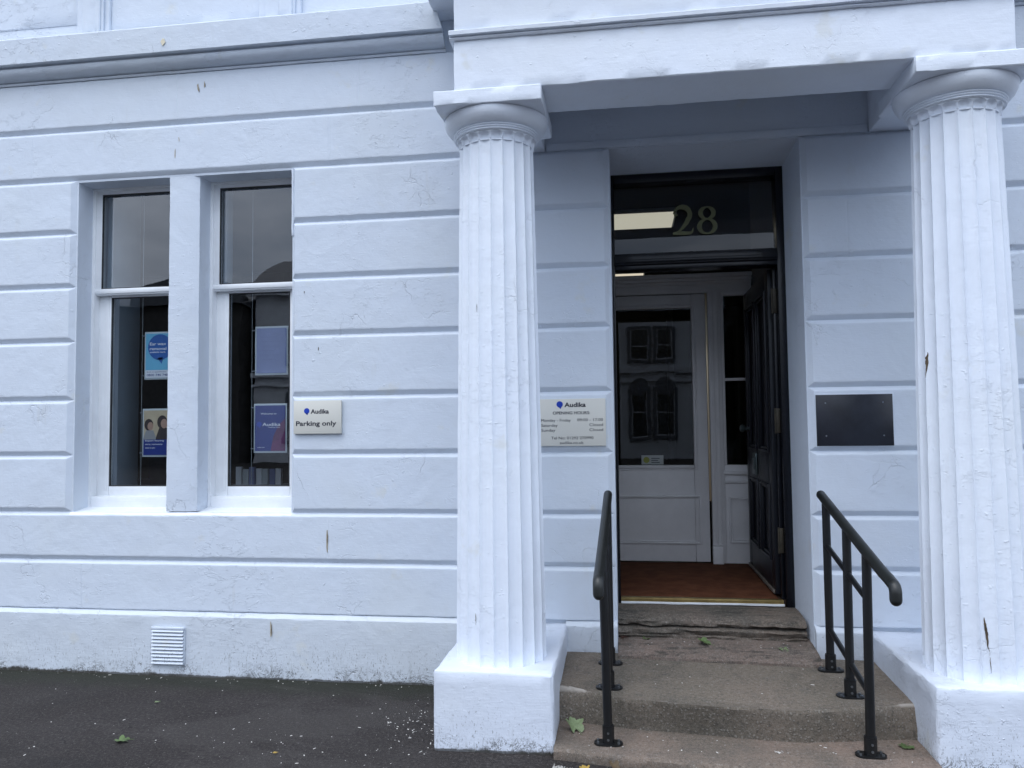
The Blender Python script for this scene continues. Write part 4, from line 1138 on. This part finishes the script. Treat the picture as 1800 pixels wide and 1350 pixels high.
pq = empty("dark_plaque", (1.26, -.03, 1.51), "blank dark metal plaque with four screws right of the door", "plaque")
m = MB(); m.box(1.057, 1.463, -.0300, -.0235, 1.367, 1.652, .0015); m.build("plate", M_PLAQUE, pq)
m = MB(); m.rough_box(1.050, 1.470, -.0250, -.0215, 1.360, 1.659, seg=.03, amp=.0015, r=.002, seed=2); m.build("paint_border", M_WALL, pq)
for sx_ in (1.108, 1.412):
    for sz in (1.423, 1.606):
        m = MB(); m.disc((sx_, -.0300, sz), .0045, (0, -1, 0), 12, .0012); m.build("screw", M_SCREW, pq)

# ------------------------------------------------------------------ leaves and litter
def leaf_obj(x, y, z, size, rot, mat, label, curl=.25, seed=0, name="fallen_leaf", tilt=(0, 0)):
    e_ = Vector((x, y, z)); R_ = Matrix.Rotation(rot, 3, 'Z') @ Matrix.Rotation(tilt[0], 3, 'X') @ Matrix.Rotation(tilt[1], 3, 'Y')
    n = 60; out = []
    for k in range(n):
        a = 2 * math.pi * k / n
        lobes = max(0, math.cos(2.5 * (a - math.pi / 2))) if False else 0
        r = .56 + .26 * abs(math.cos(2.5 * (a - math.pi / 2))) ** 1.0 + .06 * abs(math.sin(13 * a)) + .16 * nz((math.cos(a), math.sin(a), seed), 2)
        if abs(a - 1.5 * math.pi) < .35: r *= .62
        out.append((r * math.cos(a), r * math.sin(a)))
    vs = []; rings = (0.02, .35, .7, 1.0)
    for q in rings:
        for (u, v) in out:
            uu, vv = u * q, v * q
            h = curl * (uu * uu * .6 + .35 * vv * abs(vv)) + .10 * nz((uu, vv, seed), 2.2) - .05 * abs(math.sin(5 * math.atan2(vv, uu))) * q + .03
            vs.append(e_ + R_ @ Vector((uu * size, vv * size, h * size)))
    fs = [(i * n + k, i * n + (k + 1) % n, (i + 1) * n + (k + 1) % n, (i + 1) * n + k) for i in range(len(rings) - 1) for k in range(n)]
    m = MB(); m.add(vs, fs)
    mn = min(v[2] for v in m.v); m.v = [(v[0], v[1], v[2] - mn + z + .001) for v in m.v]
    base = Vector(m.v[(len(rings) - 2) * n + 45])
    dr = R_ @ Vector((.15, -1, 0)); dr.z = 0
    pts = [base, base + dr * size * .5 + Vector((0, 0, .002)), base + dr * size * 1.0]
    pts[1].z = max(z + .002, pts[1].z * .6 + z * .4); pts[2].z = z + .002
    m.tube(pts, .0012, 5)
    # sink the origin to the leaf
    o = m.build(name, mat); return tag(o, label, "leaf", "fallen leaves on the steps and forecourt")
leaf_obj(-2.452, -1.018, GZ + .003, .042, 1.9, M_LEAFG, "green sycamore leaf alone on the asphalt below the vent", .5, 1)
leaf_obj(-.268, -.760, .037, .056, .5, M_LEAFP, "large pale green curled leaf against the left column pedestal", 1.2, 2, tilt=(.22, .1))
leaf_obj(.100, .045, .262, .030, 2.2, M_LEAFG, "small dark green leaf at the left end of the reddish slab", .5, 3)
leaf_obj(.418, -.02, .256, .046, 1.2, M_LEAFG, "bright green leaf in the middle of the slab below the door", .7, 4, tilt=(.25, 0))
leaf_obj(.838, -.055, .247, .032, .4, M_LEAFP, "small pale leaf at the right end of the reddish slab", .7, 5)
leaf_obj(1.225, -.79, .036, .042, 2.6, M_LEAFG, "green leaf on the bottom step beside the right pedestal", .4, 6)
leaf_obj(-.205, -1.075, GZ + .004, .030, .2, M_LEAFY, "yellow-brown leaf at the left foot of the bottom step", .7, 7)
leaf_obj(-.075, -1.088, GZ + .006, .036, 1.0, M_LEAFB, "dark withered leaf in front of the left handrail", 1.1, 8, tilt=(.5, 0))
leaf_obj(.268, -1.095, GZ + .006, .028, 2.0, M_LEAFY, "small yellowed leaf at the foot of the bottom step near its middle", 1.1, 9, tilt=(.5, .2))
leaf_obj(-1.645, -1.066, GZ + .003, .012, 2.0, M_LEAFY, "tiny yellow leaf on the asphalt left of the column pedestal", .4, 10)
leaf_obj(-2.60, -.50, GZ + .003, .016, 2.5, M_LEAFP, "tiny pale leaf near the wall below the vent", .4, 11)

def litter(name, mat, label, cat, spots, size=(.002, .006)):
    m = MB()
    for (x, y, z) in spots:
        a = random.uniform(0, 6.28); s = random.uniform(*size); L = s * random.choice((1, 1, 1.6, 2.6)); h = s * .35
        ca, sa = math.cos(a), math.sin(a)
        pts = []
        for (u, v) in ((-1, -.4), (-.3, -.8), (.8, -.5), (1, .3), (.2, .8), (-.8, .6)):
            uu, vv = u * L * random.uniform(.7, 1.1), v * s * random.uniform(.6, 1.1)
            pts.append((x + uu * ca - vv * sa, y + uu * sa + vv * ca))
        vs = [(p[0], p[1], z) for p in pts] + [((p[0] - x) * .8 + x, (p[1] - y) * .8 + y, z + h) for p in pts]
        m.add(vs, [tuple(range(6, 12))] + [(k, (k + 1) % 6, (k + 1) % 6 + 6, k + 6) for k in range(6)])
    return tag(m.build(name, mat), label, None, kind='stuff')
sp = []
for _ in range(70): x, y = random.uniform(-4.2, -.95), random.uniform(-1.75, -.06); sp.append((x, y, gh(x, y) + .0002))
for _ in range(90): x, y = random.gauss(-1.09, .11), random.gauss(-.62, .22); sp.append((min(x, -.95), min(y, -.06), gh(x, y) + .0002))
for _ in range(34): x, y = random.gauss(-1.75, .35), random.gauss(-1.0, .18); sp.append((min(x, -.95), y, gh(x, y) + .0002))
for _ in range(40): x, y = random.uniform(-4.0, -.95), random.uniform(-.12, -.055); sp.append((x, y, gh(x, y) + .0002))
for _ in range(26): x, y = random.uniform(-.9, .7), random.uniform(-1.3, -1.12); sp.append((x, y, gh(x, y) + .0002))
litter("pale_debris", M_PETAL, "white flecks of paint and seed scattered on the asphalt", "debris", sp, (.0016, .0048))
sp = [(random.uniform(-.3, 1.25), random.uniform(-.96, -.80), .0375) for _ in range(24)] + [(random.uniform(-.02, 1.1), random.uniform(-.66, -.18), .206) for _ in range(14)] + [(random.uniform(0, .95), random.uniform(-.10, .03), .262) for _ in range(16)]
sp += [(.646 + random.gauss(0, .012), -.911 + random.gauss(0, .006), .0375) for _ in range(14)]
litter("step_debris", M_PETAL, "white flecks scattered on the stone steps", "debris", sp, (.0014, .0042))
sp = [(-.026 + abs(random.gauss(0, .022)) - .02, .05 + random.gauss(0, .020), .268 + random.uniform(0, .006)) for _ in range(120)]
litter("red_seed_litter", M_REDGRIT, "reddish-brown seed litter in the left corner of the door step", "debris", sp, (.0018, .0034))
sp = [(-.345 + abs(random.gauss(0, .035)), -1.085 + random.gauss(0, .014), GZ + random.uniform(0, .012)) for _ in range(90)]
litter("crumbled_paint", simple("grey_crumb", (.36, .35, .32), .9), "small white heap of crumbled paint beside the left pedestal", "debris", sp, (.003, .006))

# ------------------------------------------------------------------ across the street (seen in the panes)
ob = empty("house_opposite", (0, -27, 0), "pale two-storey villa across the street, mirrored in the glass", "building")
m = MB(); m.box(-16, 9.5, -35, -27.15, GZ - .1, 7.6); m.build("wall", M_FACADE, ob)
m = MB(); m.prism([(-35.4, 7.6), (-26.8, 7.6), (-31, 9.6)], 0, -16.4, 9.9); m.build("roof", M_ROOF, ob)
m = MB(); m.box(-16.1, 9.6, -27.15, -26.95, 3.75, 3.95); m.box(-16.1, 9.6, -27.15, -27.0, 3.35, 3.45); m.box(-16.2, 9.7, -27.15, -26.85, 7.3, 7.598); m.build("string_course", M_FACADE, ob)
M_FSUR = simple("far_grey_surround", (.10, .11, .13), .8)
for gx in (-13.5, -9.4, -5.2, 1.2, 5.6):
    for dx in (-.55, .55):
        x = gx + dx
        for (z0, z1, arch) in ((.95, 3.0, True), (4.3, 5.7, False)):
            m = MB(); ring(m, x - .50, x + .50, z0 - .12, z1 + .10, -27.15, -27.02, .14, .14, .14, .12, 0)
            if arch: m.disc((x, -27.13, z1 + .12), .40, (0, 1, 0), 24, .14)
            sr = m.build("window_surround", M_FSUR, ob)
            m = MB(); m.box(x - .355, x + .355, -27.14, -27.10, z0, z1); m.build("pane", M_FARWIN, sr)
            m = MB(); ring(m, x - .36, x + .36, z0 + .02, z1 - .02, -27.10, -27.06, .04, .04, .05, .04, 0); m.box(x - .31, x + .31, -27.10, -27.055, (z0 + z1) / 2, (z0 + z1) / 2 + .04); m.build("sash", M_FACADE, sr)
m = MB(); m.box(-2.3, -1.1, -27.15, -27.08, .1, 2.6); m.build("door", M_LEAFBLACK, ob)
for x in (-12, -3, 7):
    m = MB(); m.box(x, x + 1.6, -31.5, -30.7, 8.8, 10.6, .02); m.build("chimney", M_FACADE, ob)

ob2 = empty("stone_terrace_opposite", (-28, -27, 0), "dark stone terrace across the street with a rounded gable, mirrored in the window panes", "building")
m = MB(); m.box(-46, -16.4, -36, -26.6, GZ - .1, 6.9); m.build("wall", simple("far_dark_stone", (.045, .042, .04), .85, var=.3), ob2)
m = MB(); m.prism([(-36.4, 6.9), (-26.3, 6.9), (-31, 8.3)], 0, -46.4, -16.2); m.build("roof", M_ROOF, ob2)
m = MB(); m.prism([(-18.9 + 2.6 * math.cos(math.pi * k / 20), 6.9 + 1.35 * math.sin(math.pi * k / 20)) for k in range(21)], 1, -27.4, -26.55); m.build("gable", M_ROOF, ob2)
for gx in range(-44, -17, 3):
    for (z0, z1) in ((1.0, 2.7), (4.2, 5.7)):
        m = MB(); m.box(gx, gx + 1.1, -26.62, -26.56, z0, z1); m.build("window", M_FARWIN, ob2)
